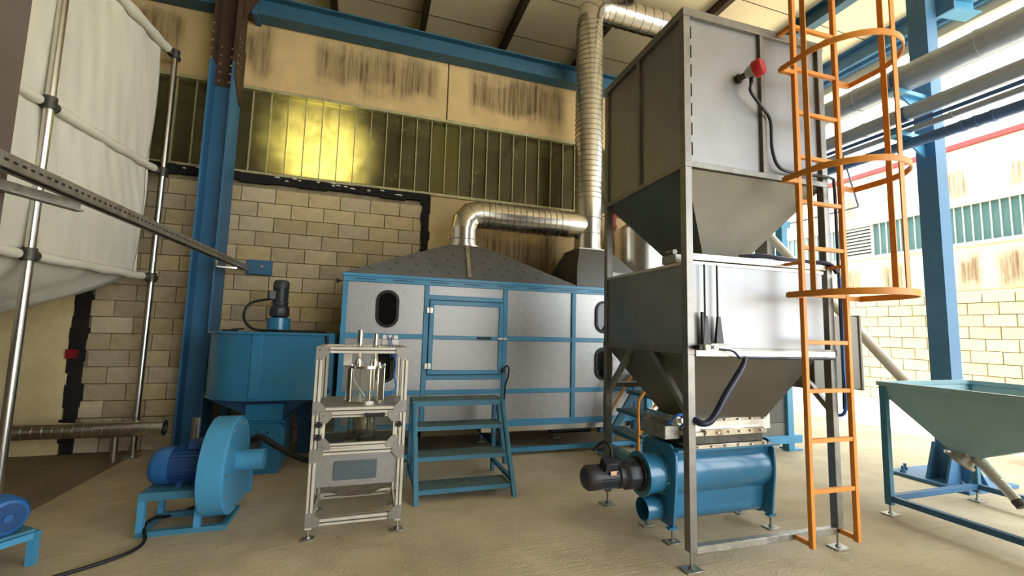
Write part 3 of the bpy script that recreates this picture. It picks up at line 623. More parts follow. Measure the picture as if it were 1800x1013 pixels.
# hinged door frame with dark acrylic
dz0, dz1 = 0.615, 0.825; dx0, dx1 = xl+0.05, xr-0.05; yd = yf-0.01
dr = MB().bar((dx0, yd, dz0), (dx1, yd, dz0), 0.03, 0.035).bar((dx0, yd, dz1), (dx1, yd, dz1), 0.03, 0.035).bar((dx0, yd, dz0), (dx0, yd, dz1), 0.03, 0.035).bar((dx1, yd, dz0), (dx1, yd, dz1), 0.03, 0.035).build('door_frame', 'aluminium', ts, 0.003)
MB().box(dx0+0.015, dx1-0.015, yd-0.002, yd+0.002, dz0+0.015, dz1-0.015).build('window_pane', 'dark_acrylic', dr)
sl = MB()
for z in (dz0, dz1): sl.bar((dx0, yd-0.0155, z), (dx1, yd-0.0155, z), 0.002, 0.007)
sl.build('slot', 'alu_slot', dr)
for x, sx in ((dx0, 1), (dx1, -1)):
    gus(x, dz0, sx, 1, yd-0.019, dr, 0.055); gus(x, dz1, sx, -1, yd-0.019, dr, 0.055)
for x, z in ((xl+0.025, 0.765), (xl+0.025, 0.68), (xr-0.025, 0.75)):
    h = MB().box(x-0.024, x+0.024, yf-pw/2-0.016, yf-pw/2-0.004, z-0.020, z+0.020).build('hinge', 'black', ts, 0.003)
    for a in (-1, 1):
        for b in (-1, 1): bolt((x+a*0.017, yf-pw/2-0.016, z+b*0.014), (0, -1, 0), 0.005, 0.003).build('hinge_screw', 'chrome', h)
MB().box(0.0, 0.135, yd-0.055, yd-0.035, dz1-0.014, dz1+0.012).box(0.0, 0.016, yd-0.04, yd-0.018, dz1-0.014, dz1+0.012).box(0.119, 0.135, yd-0.04, yd-0.018, dz1-0.014, dz1+0.012).build('door_handle', 'black', ts, 0.003)
# shelf and control box
MB().box(xl-0.0, xr, yf+pw/2, yb-pw/2, 0.866, 0.878).build('shelf', 'galv_rough', ts)
MB().box(xl+0.03, xr-0.03, yf+pw/2, yb-pw/2, 0.588, 0.596).build('inner_floor', 'black', ts)
MB().prism([(xl+0.025, 0.335), (xr-0.025, 0.335), (xr-0.025, 0.55), (xl+0.025, 0.55)], 'Y', yf+0.0, yf+0.02).build('front_panel', 'galv_panel', ts)
MB().box(-0.19, 0.10, yf-0.006, yf+0.002, 0.375, 0.505).build('display', 'lcd', ts, 0.008)
MB().loft([[(xl+0.03, yf+0.02, 0.55), (xr-0.03, yf+0.02, 0.55), (xr-0.03, yb-0.03, 0.55), (xl+0.03, yb-0.03, 0.55)], [(xl+0.03, yf+0.02, 0.335), (xr-0.03, yf+0.02, 0.335), (xr-0.03, yb-0.03, 0.335), (xl+0.03, yb-0.03, 0.335)], [(-0.13, yf+0.18, 0.20), (0.07, yf+0.18, 0.20), (0.07, yb-0.18, 0.20), (-0.13, yb-0.18, 0.20)]]).build('catch_hopper', 'galv_rough', ts)
for x in (xl, xr):
    for y in (yf, yb): foot(ts, x, y, 0, 0.09, 0.045)
# vessel
gc = thing('glass_cylinder', (-0.012, 3.60, 0.878), 'clear glass cylinder with chrome rings and tie rods on the test stand shelf', 'vessel')
cxg, cyg, rg = -0.012, 3.60, 0.142
MB().pipe((cxg, cyg, 0.895), (cxg, cyg, 1.135), rg-0.008, 0.005, 40).build('glass_wall', 'clear_glass', gc)
MB().lathe((cxg, cyg, 0.878), (0,0,1), [(0, rg+0.006), (0.017, rg+0.006), (0.017, rg-0.02), (0.0171, 0)], 40).build('bottom_ring', 'chrome', gc)
lid_ = MB().lathe((cxg, cyg, 1.135), (0,0,1), [(0, rg+0.006), (0.018, rg+0.006), (0.018, 0)], 40).build('lid', 'chrome', gc)
for i in range(6):
    t = -PI/2+0.25+i*PI/3; MB().tube([(cxg+rg*math.cos(t), cyg+rg*math.sin(t), 0.88), (cxg+rg*math.cos(t), cyg+rg*math.sin(t), 1.165)], 0.006, 8).build('tie_rod', 'chrome', gc)
for dx, dy, h in ((-0.055, -0.02, 0.27), (0.06, 0.0, 0.24)):
    f_ = MB().lathe((cxg+dx, cyg+dy, 1.153), (0,0,1), [(0, 0.032), (0.03, 0.032), (0.03, 0.024), (0.075, 0.024), (0.08, 0.02), (0.11, 0.02), (0.11, 0.028), (0.13, 0.028), (0.13, 0.022), (h, 0.022), (h, 0)], 20).build('port_fitting', 'chrome', gc)
MB().bar((cxg-0.10, cyg-0.05, 1.07), (cxg+0.0, cyg+0.02, 0.91), 0.008, 0.012).build('agitator_rod', 'tin', gc)
MB().lathe((cxg+0.03, cyg, 0.90), (0,0,1), [(0, 0.03), (0.01, 0.04), (0.015, 0)], 16).build('agitator_disc', 'chrome', gc)
MB().tube([(cxg+0.06, cyg, 1.135), (cxg+0.06, cyg, 0.97)], 0.010, 10).build('dip_tube', 'chrome', gc)
vb = thing('solenoid_valve', (-0.13, 3.45, 1.20), 'small silver solenoid valve block hung beside the glass cylinder lid', 'valve')
MB().box(-0.175, -0.115, 3.44, 3.50, 1.16, 1.25).build('valve_body', 'tin', vb, 0.004)
MB().box(-0.165, -0.125, 3.445, 3.495, 1.25, 1.315).build('coil', 'tin', vb, 0.006)
vb2 = thing('valve_manifold', (0.17, 3.8, 1.30), 'grey valve manifold with two blue hoses on the stand top', 'valve')
MB().box(0.10, 0.235, 3.79, 3.85, 1.30, 1.345).build('manifold_base', 'tin', vb2, 0.003)
for x in (0.12, 0.165, 0.21): MB().box(x-0.018, x+0.018, 3.79, 3.85, 1.348, 1.385).build('valve_coil', 'tin', vb2, 0.003)
for x in (0.155, 0.175): MB().tube(spline([(x, 3.785, 1.365), (x+0.003, 3.765, 1.33), (x+0.012, 3.77, 1.28), (x+0.02, 3.79, 1.2)], 5), 0.004, 8).build('hose', 'blue_hose', vb2)
tag(MB().tube(spline([(0.20, 3.83, 1.25), (0.225, 3.83, 1.15), (0.215, 3.82, 1.05), (0.235, 3.82, 0.95), (0.18, 3.78, 0.90), (0.12, 3.74, 0.89)], 6), 0.007, 8).build('air_hose', 'blue_hose', origin=(0.2, 3.8, 0.88)), 'blue air hose looping behind the glass cylinder', 'hose')
dk = thing('steel_canister', (-0.02, 3.62, 0.596), 'stainless canister inside the hinged window compartment of the stand', 'canister')
MB().lathe((-0.02, 3.62, 0.63), (0,0,1), [(0, 0.10), (0.03, 0.105), (0.10, 0.105), (0.10, 0.10), (0.225, 0.10)], 28).build('body', 'chrome', dk)
MB().lathe((-0.02, 3.62, 0.596), (0,0,1), [(0, 0.12), (0.03, 0.12), (0.035, 0.10)], 28).build('base', 'black', dk)
MB().bar((-0.14, 3.47, 0.605), (-0.06, 3.45, 0.615), 0.03, 0.018).build('clip', 'tin', dk)

# =================================================================== CHAMBER
ch = thing('process_chamber', (1.5, 5.4, 0), 'long grey panelled process chamber in a light blue frame with hatch and portholes', 'machine')
CY, cX0, cX1, cZ0, cZ1, CB = 4.95, -0.30, 3.36, 0.33, 2.02, 5.88
MB().box(cX0+0.03, cX1-0.03, CY+0.03, CB, cZ0+0.03, cZ1-0.02).build('body', 'hood_grey', ch)
PX = [cX0, 0.595, 1.53, 2.43, cX1]
def fbar(x0, x1, z0, z1, y0=CY, t=0.05, nm='frame_bar', m='blue_light', par=None): return MB().box(x0, x1, y0, y0+t, z0, z1).build(nm, m, par or ch, 0.003)
pt = 0.055
fbar(cX0, cX1, cZ1-0.085, cZ1); fbar(cX0, cX1, cZ0, cZ0+0.075)
for i, x in enumerate(PX):
    a = min(max(x-pt/2, cX0), cX1-pt); fbar(a, a+pt, cZ0+0.075, cZ1-0.085, CY+0.002)
def hrail(i, z): fbar(PX[i]+pt/2, PX[i+1]-pt/2, z-0.027, z+0.027, CY+0.004)
for i in (0, 2, 3): hrail(i, 1.352); hrail(i, 0.735)
hrail(1, 0.735); hrail(1, 1.80); hrail(1, 0.90)
gp = lambda x0, x1, z0, z1: MB().box(x0, x1, CY+0.022, CY+0.034, z0, z1).build('panel', 'galv_panel', ch)
for i in range(4):
    x0, x1 = PX[i]+0.025, PX[i+1]-0.025
    zz = [(cZ0+0.07, 0.71), (0.76, 1.327), (1.377, cZ1-0.08)] if i != 1 else [(cZ0+0.07, 0.71), (0.76, 0.88), (1.825, cZ1-0.08)]
    for a, b in zz: gp(x0, x1, a, b)
# top lip and grooves
MB().box(cX0-0.01, cX1+0.01, CY-0.012, CY+0.06, cZ1-0.03, cZ1+0.006).build('top_lip', 'blue_light', ch, 0.003)
for i in range(9):
    x = cX0+0.12+i*0.40; MB().box(x, x+0.22, CY-0.0045, CY+0.004, cZ1-0.058, cZ1-0.050).build('slot', 'blue_deep', ch)
# hatch door
dX0, dX1, dZ0, dZ1 = 0.63, 1.495, 0.935, 1.765
hd = MB().box(dX0, dX1, CY-0.02, CY+0.02, dZ1-0.05, dZ1).box(dX0, dX1, CY-0.02, CY+0.02, dZ0, dZ0+0.05).box(dX0, dX0+0.05, CY-0.02, CY+0.02, dZ0+0.05, dZ1-0.05).box(dX1-0.05, dX1, CY-0.02, CY+0.02, dZ0+0.05, dZ1-0.05).box(dX0+0.05, dX1-0.05, CY-0.02, CY+0.02, 1.325, 1.37).build('hatch_door', 'blue_light', ch, 0.003)
MB().box(dX0+0.045, dX1-0.045, CY-0.002, CY+0.015, dZ0+0.045, 1.33).build('door_panel', 'galv_panel', hd)
MB().box(dX0+0.045, dX1-0.045, CY-0.002, CY+0.015, 1.365, dZ1-0.045).build('door_panel', 'galv_panel', hd)
MB().bar((1.19, CY-0.055, 1.35), (1.345, CY-0.055, 1.35), 0.018, 0.022).bar((1.20, CY-0.055, 1.35), (1.20, CY-0.018, 1.35), 0.018).bar((1.335, CY-0.055, 1.35), (1.335, CY-0.018, 1.35), 0.018).build('handle', 'black', hd, 0.003)
MB().bar((1.43, CY-0.03, 1.347), (1.54, CY-0.03, 1.347), 0.02, 0.018).lathe((1.515, CY-0.045, 1.347), (0, -1, 0), [(0, 0.016), (0.015, 0.016), (0.015, 0)], 12).build('latch', 'tin', hd)
for z in (1.65, 1.03):
    h = MB().box(0.595, 0.665, CY-0.032, CY-0.02, z-0.032, z+0.032).build('hinge', 'tin', hd, 0.003)
    MB().tube([(0.63, CY-0.034, z-0.034), (0.63, CY-0.034, z+0.034)], 0.008, 8).build('hinge_pin', 'tin', h)
MB().box(1.485, 1.525, CY-0.05, CY-0.005, 0.955, 1.0).build('limit_switch', 'black', ch, 0.004)
# oval portholes
def oval(x, z, w_, h, n=14): return [(x+(w_/2)*math.cos(t), z+(h/2-w_/2)+(w_/2)*math.sin(t)) for t in [PI*i/n for i in range(n+1)]]+[(x+(w_/2)*math.cos(t), z-(h/2-w_/2)+(w_/2)*math.sin(t)) for t in [PI+PI*i/n for i in range(n+1)]]
for x, z in ((0.172, 1.65), (0.172, 1.055), (2.86, 1.65), (2.86, 1.055)):
    o1, o2_, = oval(x, z, 0.245, 0.415), oval(x, z, 0.185, 0.355)
    pf = MB().loft([[(a, CY+0.024, b) for a, b in o1], [(a, CY+0.004, b) for a, b in o1], [(a, CY+0.002, b) for a, b in o2_], [(a, CY+0.022, b) for a, b in o2_]], closed=True).build('porthole_rim', 'rubber', ch)
    MB().prism(o2_, 'Y', CY+0.012, CY+0.02).build('porthole_glass', 'porthole_glass', pf)
# under frame
MB().box(cX0, 5.0, CY-0.02, CY+0.03, 0.035, 0.085).build('floor_rail', 'blue_light', ch, 0.003)
for x in (cX0+0.03, 1.53, cX1-0.05):
    for y in (CY+0.02, CB-0.05): MB().box(x-0.03, x+0.03, y-0.03, y+0.03, 0.0, cZ0+0.02).build('leg', 'blue', ch)
for x in (0.6, 1.45, 2.5):
    MB().box(x-0.05, x+0.05, 5.6, 5.70, 0, 0.012).tube([(x, 5.65, 0), (x, 5.65, cZ0)], 0.014, 8).build('levelling_foot', 'galv_rough', ch)
MB().bar((1.52, 5.0, 0.06), (1.25, 5.6, 0.34), 0.05, 0.05).build('brace', 'blue_deep', ch)
MB().box(1.3, 3.3, 5.05, 5.16, 0.25, 0.32).build('cable_tray', 'galv', ch)
MB().tube([(2.2, 5.12, 0.23), (2.75, 5.12, 0.23)], 0.05, 12).build('drive_shaft', 'black', ch)
for x in (cX0-0.02,): MB().lathe((x, CY+0.02, 1.93), (-1, 0, 0), [(0, 0.012), (0.03, 0.012), (0.03, 0.024), (0.045, 0.024), (0.045, 0)], 10).build('lifting_eye', 'black', ch)
# big hood
hood = MB().loft([[(cX0+0.02, CY+0.02, cZ1), (2.46, CY+0.02, cZ1), (2.46, CB, cZ1), (cX0+0.02, CB, cZ1)], [(cX0+0.02, CY+0.02, cZ1+0.02), (2.46, CY+0.02, cZ1+0.02), (2.46, CB, cZ1+0.02), (cX0+0.02, CB, cZ1+0.02)], [(0.86, 5.18, 2.47), (1.30, 5.18, 2.47), (1.30, 5.62, 2.47), (0.86, 5.62, 2.47)]]).build('hood', 'hood_grey', ch)
MB().bar((1.08, CY+0.012, cZ1+0.03), (1.08, 5.175, 2.475), 0.045, 0.012, (0, -1, 0.4)).build('seam_strip', 'galv_rough', hood)
mk = MB()
f00, f10, f11, f01 = V(cX0+0.02, CY+0.02, cZ1+0.02), V(2.46, CY+0.02, cZ1+0.02), V(1.30, 5.18, 2.47), V(0.86, 5.18, 2.47)
fnm = (f10-f00).cross(f01-f00).normalized()
for r in range(5):
    v = 0.12+r*0.19; a = f00.lerp(f01, v); b = f10.lerp(f11, v); L_ = (b-a).length; n_ = max(2, int(L_/0.21))
    for i in range(n_):
        c = a.lerp(b, (i+0.5+0.3*(r % 2))/(n_+0.3)); d = ((b-a).normalized()*0.7+(f01-f00).normalized()*-0.0+V(0, -0.1, -0.45)).normalized()
        d = (d-fnm*d.dot(fnm)).normalized(); mk.bar(c-d*0.024+fnm*0.002, c+d*0.024+fnm*0.002, 0.008, 0.002, fnm)
tag(mk.build('film_marks', 'film_mark', hood), kind='stuff')
# smaller hood
h2 = MB().loft([[(2.48, CY+0.03, cZ1), (3.32, CY+0.03, cZ1), (3.32, 5.86, cZ1), (2.48, 5.86, cZ1)], [(2.48, CY+0.03, 2.27), (3.32, CY+0.03, 2.27), (3.32, 5.86, 2.27), (2.48, 5.86, 2.27)], [(2.60, 5.16, 2.56), (3.06, 5.16, 2.56), (3.06, 5.64, 2.56), (2.60, 5.64, 2.56)]]).build('small_hood', 'hood_grey', ch)
MB().box(2.59, 3.07, 5.15, 5.65, 2.56, 2.575).build('hood_flange', 'galv_rough', h2)
tag(MB().tube(spline([(1.51, CY-0.03, 1.0), (1.545, CY-0.05, 1.035), (1.575, CY-0.04, 1.0), (1.57, CY-0.03, 0.90), (1.54, CY-0.03, 0.80), (1.53, CY-0.03, 0.6), (1.53, CY-0.03, 0.42)], 6), 0.009, 8).build('switch_cable', 'rubber', origin=(1.54, CY-0.04, 0.7)), 'thin black cable looping from the hatch limit switch', 'cable')

# exhaust ducts
du = thing('exhaust_duct', (1.08, 5.4, 2.48), 'galvanised spiral exhaust duct rising from both hoods and turning under the roof', 'duct')
def ribbed(p, q, r, step, nm='duct_run', par=None, seam=True):
    p, q = V(*p), V(*q); o = MB().pipe(p, q, r, 0.006, 36).build(nm, 'galv', par or du)
    d = (q-p).normalized(); rb = MB(); n = int((q-p).length/step)
    for i in range(1, n): rb.lathe(p+d*(i*step-0.004), d, [(0, r-0.001), (0.004, r+0.008), (0.009, r+0.008), (0.013, r-0.001)], 36)
    if seam and n > 1: tag(rb.build('spiral_seam', 'galv_seam', o), kind='stuff')
    return o
DY = 5.40
MB().lathe((1.08, DY, 2.47), (0,0,1), [(0, 0.225), (0.02, 0.225), (0.025, 0.19), (0.05, 0.19)], 36).build('spigot_flange', 'galv', du)
ribbed((1.08, DY, 2.49), (1.08, DY, 2.73), 0.178, 0.085)
ez, ex, er = 2.925, 1.08, 0.178
segs = [V(1.08, DY, 2.72), V(1.105, DY, 2.80), V(1.17, DY, 2.88), V(1.27, DY, 2.925), V(1.36, DY, 2.93)]
def mitre(segs, r, nm='elbow'):
    loops = []; n = 36
    ds = [(segs[i+1]-segs[i]).normalized() for i in range(len(segs)-1)]
    for i, p in enumerate(segs):
        d = ds[0] if i == 0 else ds[-1] if i == len(segs)-1 else (ds[i-1]+ds[i]).normalized()
        a = V(0, 1, 0); b = d.cross(a).normalized(); k = 1.0 if i in (0, len(segs)-1) else 1/max(0.5, d.dot(ds[i]))
        loops.append([p+a*math.cos(t)*r+b*math.sin(t)*r*k for t in [2*PI*j/n for j in range(n)]])
    o = MB().loft(loops).build(nm, 'galv', du, smooth=20)
    for i in range(1, len(segs)-1):
        MB().loft([[c+((c-segs[i]).normalized())*0.004 for c in loops[i]], [c+((c-segs[i]).normalized())*0.004+ds[i]*0.008 for c in loops[i]]]).build('gore_seam', 'galv_seam', o)
    return o
mitre([V(1.08, DY, 2.70), V(1.10, DY, 2.815), V(1.175, DY, 2.90), V(1.285, DY, 2.935), V(1.38, DY, 2.935)], 0.178)
ribbed((1.36, DY, 2.935), (2.50, DY, 2.935), 0.178, 0.085)
MB().loft([[V(2.48, DY, 2.935)+V(0, math.cos(t), math.sin(t))*0.182 for t in [2*PI*j/36 for j in range(36)]], [V(2.62+0.16*abs(math.sin(t*1))*0+0.10*abs(math.cos(t))*1.0-0.05, DY, 2.935)+V(0, math.cos(t), math.sin(t))*0.182 for t in [2*PI*j/36 for j in range(36)]], [V(2.86, DY, 2.935)+V(0, math.cos(t), math.sin(t))*0.15 for t in [2*PI*j/36 for j in range(36)]]]).build('branch_saddle', 'galv', du)
MB().lathe((2.85, DY, 2.57), (0,0,1), [(0, 0.225), (0.02, 0.225), (0.025, 0.20), (0.05, 0.20)], 36).build('spigot_flange', 'galv', du)
ribbed((2.85, DY, 2.59), (2.85, DY, 3.25), 0.192, 0.22)
ribbed((2.85, DY, 3.24), (2.85, DY, 6.05), 0.190, 0.075)
mitre([V(2.85, DY, 6.02), V(2.87, DY, 6.15), V(2.96, DY, 6.25), V(3.09, DY, 6.29), V(3.22, DY, 6.29)], 0.190)
ribbed((3.20, DY, 6.29), (5.0, DY, 6.29), 0.190, 0.16)
MB().lathe((5.0, DY, 6.29), (1, 0, 0), [(0, 0.19), (0.0, 0.20), (0.04, 0.20), (0.04, 0)], 36).build('end_cap', 'galv', du)

# red fire main and silver tank in the background
tag(MB().tube(spline([(3.57, 5.93, 0.0), (3.57, 5.93, 1.5), (3.57, 5.93, 3.1), (3.60, 5.93, 3.30), (3.75, 5.93, 3.36), (4.6, 5.93, 3.36), (6.0, 5.93, 3.36)], 8), 0.045, 14).lathe((3.57, 5.93, 3.10), (0,0,1), [(0, 0.06), (0.05, 0.06), (0.05, 0.0)], 14).build('fire_pipe', 'red_pipe', origin=(3.57, 5.93, 0)), 'dark red water pipe with elbow on the back wall behind the tower', 'pipe')
stt = thing('storage_vessel', (3.85, 5.56, 0), 'insulated silver vessel behind the hopper tower', 'vessel')
MB().lathe((3.85, 5.56, 0.2), (0,0,1), [(0, 0.43), (2.78, 0.43), (2.90, 0.25), (2.92, 0)], 40).build('shell', 'galv', stt)
for a in (0.4, 2.5, 4.6): MB().tube([(3.85+0.34*math.cos(a), 5.56+0.34*math.sin(a), 0), (3.85+0.34*math.cos(a), 5.56+0.34*math.sin(a), 0.25)], 0.04, 10).build('leg', 'galv', stt)
for a in (-2.05, -1.3): MB().bar((3.85+0.432*math.cos(a), 5.56+0.432*math.sin(a), 0.2), (3.85+0.432*math.cos(a), 5.56+0.432*math.sin(a), 2.97), 0.02, 0.006, (math.cos(a), math.sin(a), 0)).build('seam_strip', 'galv_rough', stt)

# =================================================================== STEPS
s1 = thing('step_unit', (0.86, 4.2, 0), 'blue four-step access stair standing below the chamber hatch', 'stairs')
sx0, sx1 = 0.415, 1.305
for x in (sx0+0.02, sx1-0.02):
    MB().hexa([V(x-0.02, 3.73, 0), V(x+0.02, 3.73, 0), V(x+0.02, 3.785, 0), V(x-0.02, 3.785, 0)], [V(x-0.02, 4.17, 0.755), V(x+0.02, 4.17, 0.755), V(x+0.02, 4.225, 0.755), V(x-0.02, 4.225, 0.755)]).build('front_leg', 'stair_blue', s1, 0.003)
    MB().hexa([V(x-0.02, 4.03, 0.19), V(x+0.02, 4.03, 0.19), V(x+0.02, 4.07, 0.19), V(x-0.02, 4.07, 0.19)], [V(x-0.02, 4.36, 0.755), V(x+0.02, 4.36, 0.755), V(x+0.02, 4.40, 0.755), V(x-0.02, 4.40, 0.755)]).build('stringer', 'stair_blue', s1, 0.003)
    MB().box(x-0.02, x+0.02, 4.46, 4.50, 0, 0.755).build('rear_leg', 'stair_blue', s1, 0.003)
    MB().box(x-0.02, x+0.02, 3.80, 4.48, 0.10, 0.135).build('side_rail', 'stair_blue', s1, 0.003)
MB().box(sx0, sx1, 4.44, 4.48, 0.16, 0.20).build('rear_rail', 'stair_blue', s1, 0.003)
for k in range(3):
    z = 0.095+0.23*k; y = 3.75+0.442*z/0.755
    t = MB().box(sx0+0.04, sx1-0.04, y-0.0, y+0.24, z-0.006, z).build('tread', 'tread', s1)
    MB().box(sx0+0.04, sx1-0.04, y-0.004, y+0.004, z-0.035, z+0.002).box(sx0+0.04, sx1-0.04, y+0.236, y+0.244, z-0.035, z).build('tread_lip', 'stair_blue', t)
t = MB().box(sx0, sx1, 4.19, 4.50, 0.748, 0.765).build('platform', 'tread', s1)
MB().box(sx0-0.005, sx1+0.005, 4.18, 4.20, 0.72, 0.768).build('platform_lip', 'stair_blue', t)

s2 = thing('step_unit', (3.0, 4.5, 0), 'blue steps with orange handrails rising behind the tower leg', 'stairs')
for k in range(5):
    x = 2.66+0.145*k; z = 0.10+0.215*k; t = MB().box(x, x+0.24, 4.15, 4.80, z-0.03, z).build('tread', 'tread', s2, 0.002)
    MB().box(x-0.004, x+0.004, 4.15, 4.80, z-0.04, z+0.001).build('tread_lip', 'stair_blue', t)
for y in (4.16, 4.79):
    MB().bar((2.72, y, 0.0), (3.42, y, 1.04), 0.03, 0.09).build('stringer', 'stair_blue', s2)
    MB().box(3.36, 3.44, y-0.03, y+0.03, 0, 1.0).build('post', 'blue_light', s2)
for y in (4.12, 4.83):
    MB().tube(spline([(2.80, y, 0.12), (2.80, y, 0.40), (2.80, y, 0.70), (2.86, y, 0.80), (3.08, y, 1.12), (3.45, y, 1.68), (3.5, y, 1.70), (3.5, y, 1.0)], 6), 0.017, 12).tube([(2.80, y, 0.36), (3.46, y, 1.32)], 0.015, 10).build('handrail', 'orange', s2)

# =================================================================== HOPPER TOWER
tw = thing('hopper_tower', (2.58, 2.86, 0), 'tall grey steel tower with two stacked square hoppers', 'hopper tower')
tx0, tx1, ty0, ty1 = 1.945, 3.215, 2.32, 3.43; lw = 0.055
for x in (tx0, tx1):
    for y in (ty0, ty1):
        sx = 1 if x == tx0 else -1; sy = 1 if y == ty0 else -1
        MB().box(min(x, x+sx*lw), max(x, x+sx*lw), min(y, y+sy*lw), max(y, y+sy*lw), 0.11, 3.72).build('leg', 'steel_frame', tw, 0.003)
        foot(tw, x+sx*lw/2, y+sy*lw/2, 0, 0.12, 0.06)
i0, i1, j0, j1 = tx0+0.012, tx1-0.012, ty0+0.012, ty1-0.012
ub = MB().box(i0+0.01, i1-0.01, j0+0.012, j1-0.012, 2.60, 3.68).build('upper_bin', 'steel', tw)
def ringbars(z0, z1, par, nm='rim_bar', pro=0.0, m='steel_frame'):
    MB().box(tx0-pro, tx1+pro, ty0-pro, ty0+0.045, z0, z1).build(nm, m, par, 0.002); MB().box(tx0-pro, tx1+pro, ty1-0.045, ty1+pro, z0, z1).build(nm, m, par, 0.002)
    MB().box(tx0-pro, tx0+0.045, ty0+0.045, ty1-0.045, z0, z1).build(nm, m, par, 0.002); MB().box(tx1-0.045, tx1+pro, ty0+0.045, ty1-0.045, z0, z1).build(nm, m, par, 0.002)
ringbars(3.66, 3.72, tw, pro=0.003); ringbars(2.575, 2.615, tw, pro=0.003)
for x in (2.625,):
    MB().box(x-0.02, x+0.02, ty0-0.002, ty0+0.03, 2.615, 3.66).build('stiffener', 'steel_frame', tw, 0.002)
MB().box(tx0-0.002, tx0+0.03, 2.86, 2.90, 2.615, 3.66).build('stiffener', 'steel_frame', tw, 0.002)
MB().box(tx1-0.03, tx1+0.002, 2.86, 2.90, 2.615, 3.66).build('stiffener', 'steel_frame', tw, 0.002)
for i in range(7):
    MB().box(tx0+lw+0.006, tx0+lw+0.0095, ty0-0.0012, ty0+0.01, 2.66+i*0.14, 2.75+i*0.14).build('slot', 'grey_box', tw)
for x, y in ((2.66, 2.37), (3.05, 2.37)): 
    MB().tube([(x-0.022, y, 3.72), (x-0.022, y, 3.745)]+[(x+0.022*math.cos(PI-PI*i/8), y, 3.745+0.022*math.sin(PI*i/8)) for i in range(1, 8)]+[(x+0.022, y, 3.745), (x+0.022, y, 3.72)], 0.007, 8).build('lifting_eye', 'galv', tw)
# upper hopper
ox0, ox1, oy0, oy1 = 2.40, 2.78, 2.70, 3.08
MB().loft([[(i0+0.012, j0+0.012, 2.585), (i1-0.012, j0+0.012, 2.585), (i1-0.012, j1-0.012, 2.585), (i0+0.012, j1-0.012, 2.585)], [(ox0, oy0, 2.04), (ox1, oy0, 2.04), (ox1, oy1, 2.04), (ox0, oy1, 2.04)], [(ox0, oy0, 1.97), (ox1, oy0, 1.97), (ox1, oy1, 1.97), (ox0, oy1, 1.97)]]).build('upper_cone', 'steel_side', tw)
# slide gate beams between bins
MB().box(tx0+lw, tx1-lw, ty0+0.005, ty0+0.055, 1.945, 1.99).build('gate_beam', 'tin', tw, 0.003)
MB().box(tx0+lw, tx1-lw, ty1-0.055, ty1-0.005, 1.945, 1.99).build('gate_beam', 'tin', tw, 0.003)
MB().box(2.2, 2.78, 2.40, 3.2, 1.955, 1.975).build('slide_gate', 'galv', tw)
MB().box(1.96, 2.02, 2.45, 2.60, 1.945, 2.0).tube([(1.97, 2.47, 2.02), (1.99, 2.58, 2.03)], 0.018, 10).build('gate_cylinder', 'galv_rough', tw)
# lower bin
MB().box(i0, i1-0.08, j0, j1, 1.345, 1.925).build('lower_bin', 'steel', tw)
MB().box(tx0+0.002, tx1-0.085, ty0+0.003, ty0+0.02, 1.915, 1.935).box(tx0+0.002, tx0+0.02, ty0+0.02, ty1, 1.915, 1.935).build('bin_lip', 'tin', tw)
ringbars(1.325, 1.37, tw, pro=0.004)
MB().box(tx0+lw, tx1-0.02, ty0-0.012, ty0+0.02, 1.315, 1.355).build('front_beam', 'tin', tw, 0.002)
bx0, bx1, by0, by1 = 2.24, 2.87, 2.62, 3.04
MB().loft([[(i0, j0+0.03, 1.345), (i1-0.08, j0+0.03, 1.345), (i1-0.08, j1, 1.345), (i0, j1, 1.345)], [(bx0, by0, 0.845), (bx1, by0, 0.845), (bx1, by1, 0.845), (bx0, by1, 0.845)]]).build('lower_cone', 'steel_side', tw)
# braces and base bar
for y0_, y1_ in ((ty0+lw/2, ty0+0.42), (ty1-lw/2, ty1-0.42)):
    for x in (tx0+lw/2, tx1-lw/2): MB().bar((x, y0_, 0.93), (x, y1_, 1.335), 0.04, 0.04).build('brace', 'steel_frame', tw, 0.002)
MB().box(tx0+lw, tx1-lw, ty0+0.005, ty0+0.05, 0.10, 0.145).build('base_bar', 'galv_rough', tw, 0.003)
MB().box(tx0+lw, tx1-lw, ty1-0.05, ty1-0.005, 0.98, 1.02).build('rear_bar', 'steel_frame', tw, 0.003)

# rotary level sensor and cable on the upper bin
ls = thing('level_sensor', (2.45, 2.2, 3.3), 'red-capped level sensor on the upper hopper wall', 'sensor')
da = V(0.36, -0.92, 0.14).normalized(); sp = V(2.42, ty0+0.012, 3.29)
MB().lathe(sp, da, [(0, 0.035), (0.012, 0.035), (0.012, 0.022), (0.05, 0.022)], 18).build('thread_mount', 'galv_dark', ls)
MB().lathe(sp+da*0.05, da, [(0, 0.03), (0.03, 0.044), (0.05, 0.052), (0.06, 0.052)], 24).build('housing', 'tin', ls)
MB().lathe(sp+da*0.11, da, [(0, 0.060), (0.045, 0.060), (0.056, 0.052), (0.056, 0)], 28).build('cap', 'red', ls)
MB().lathe(sp+da*0.085+V(0, 0, -0.045), (0, 0, -1), [(0, 0.014), (0.035, 0.014), (0.035, 0)], 12).build('cable_gland', 'black', ls)
g0 = sp+da*0.085+V(0, 0, -0.08)
tag(MB().tube(spline([g0, g0+V(0.005, 0.01, -0.06), (2.58, 2.29, 3.08), (2.66, 2.30, 3.00), (2.67, 2.303, 2.80), (2.71, 2.30, 2.68), (2.80, 2.305, 2.645), (3.0, 2.305, 2.645), (3.22, 2.30, 2.645), (3.245, 2.30, 2.60), (3.25, 2.30, 2.4), (3.25, 2.30, 1.9), (3.25, 2.30, 1.2), (3.25, 2.305, 0.95)], 6), 0.011, 10).build('sensor_cable', 'black_motor', origin=(2.7, 2.3, 2.6)), 'dark cable from the red sensor down the tower corner', 'cable')
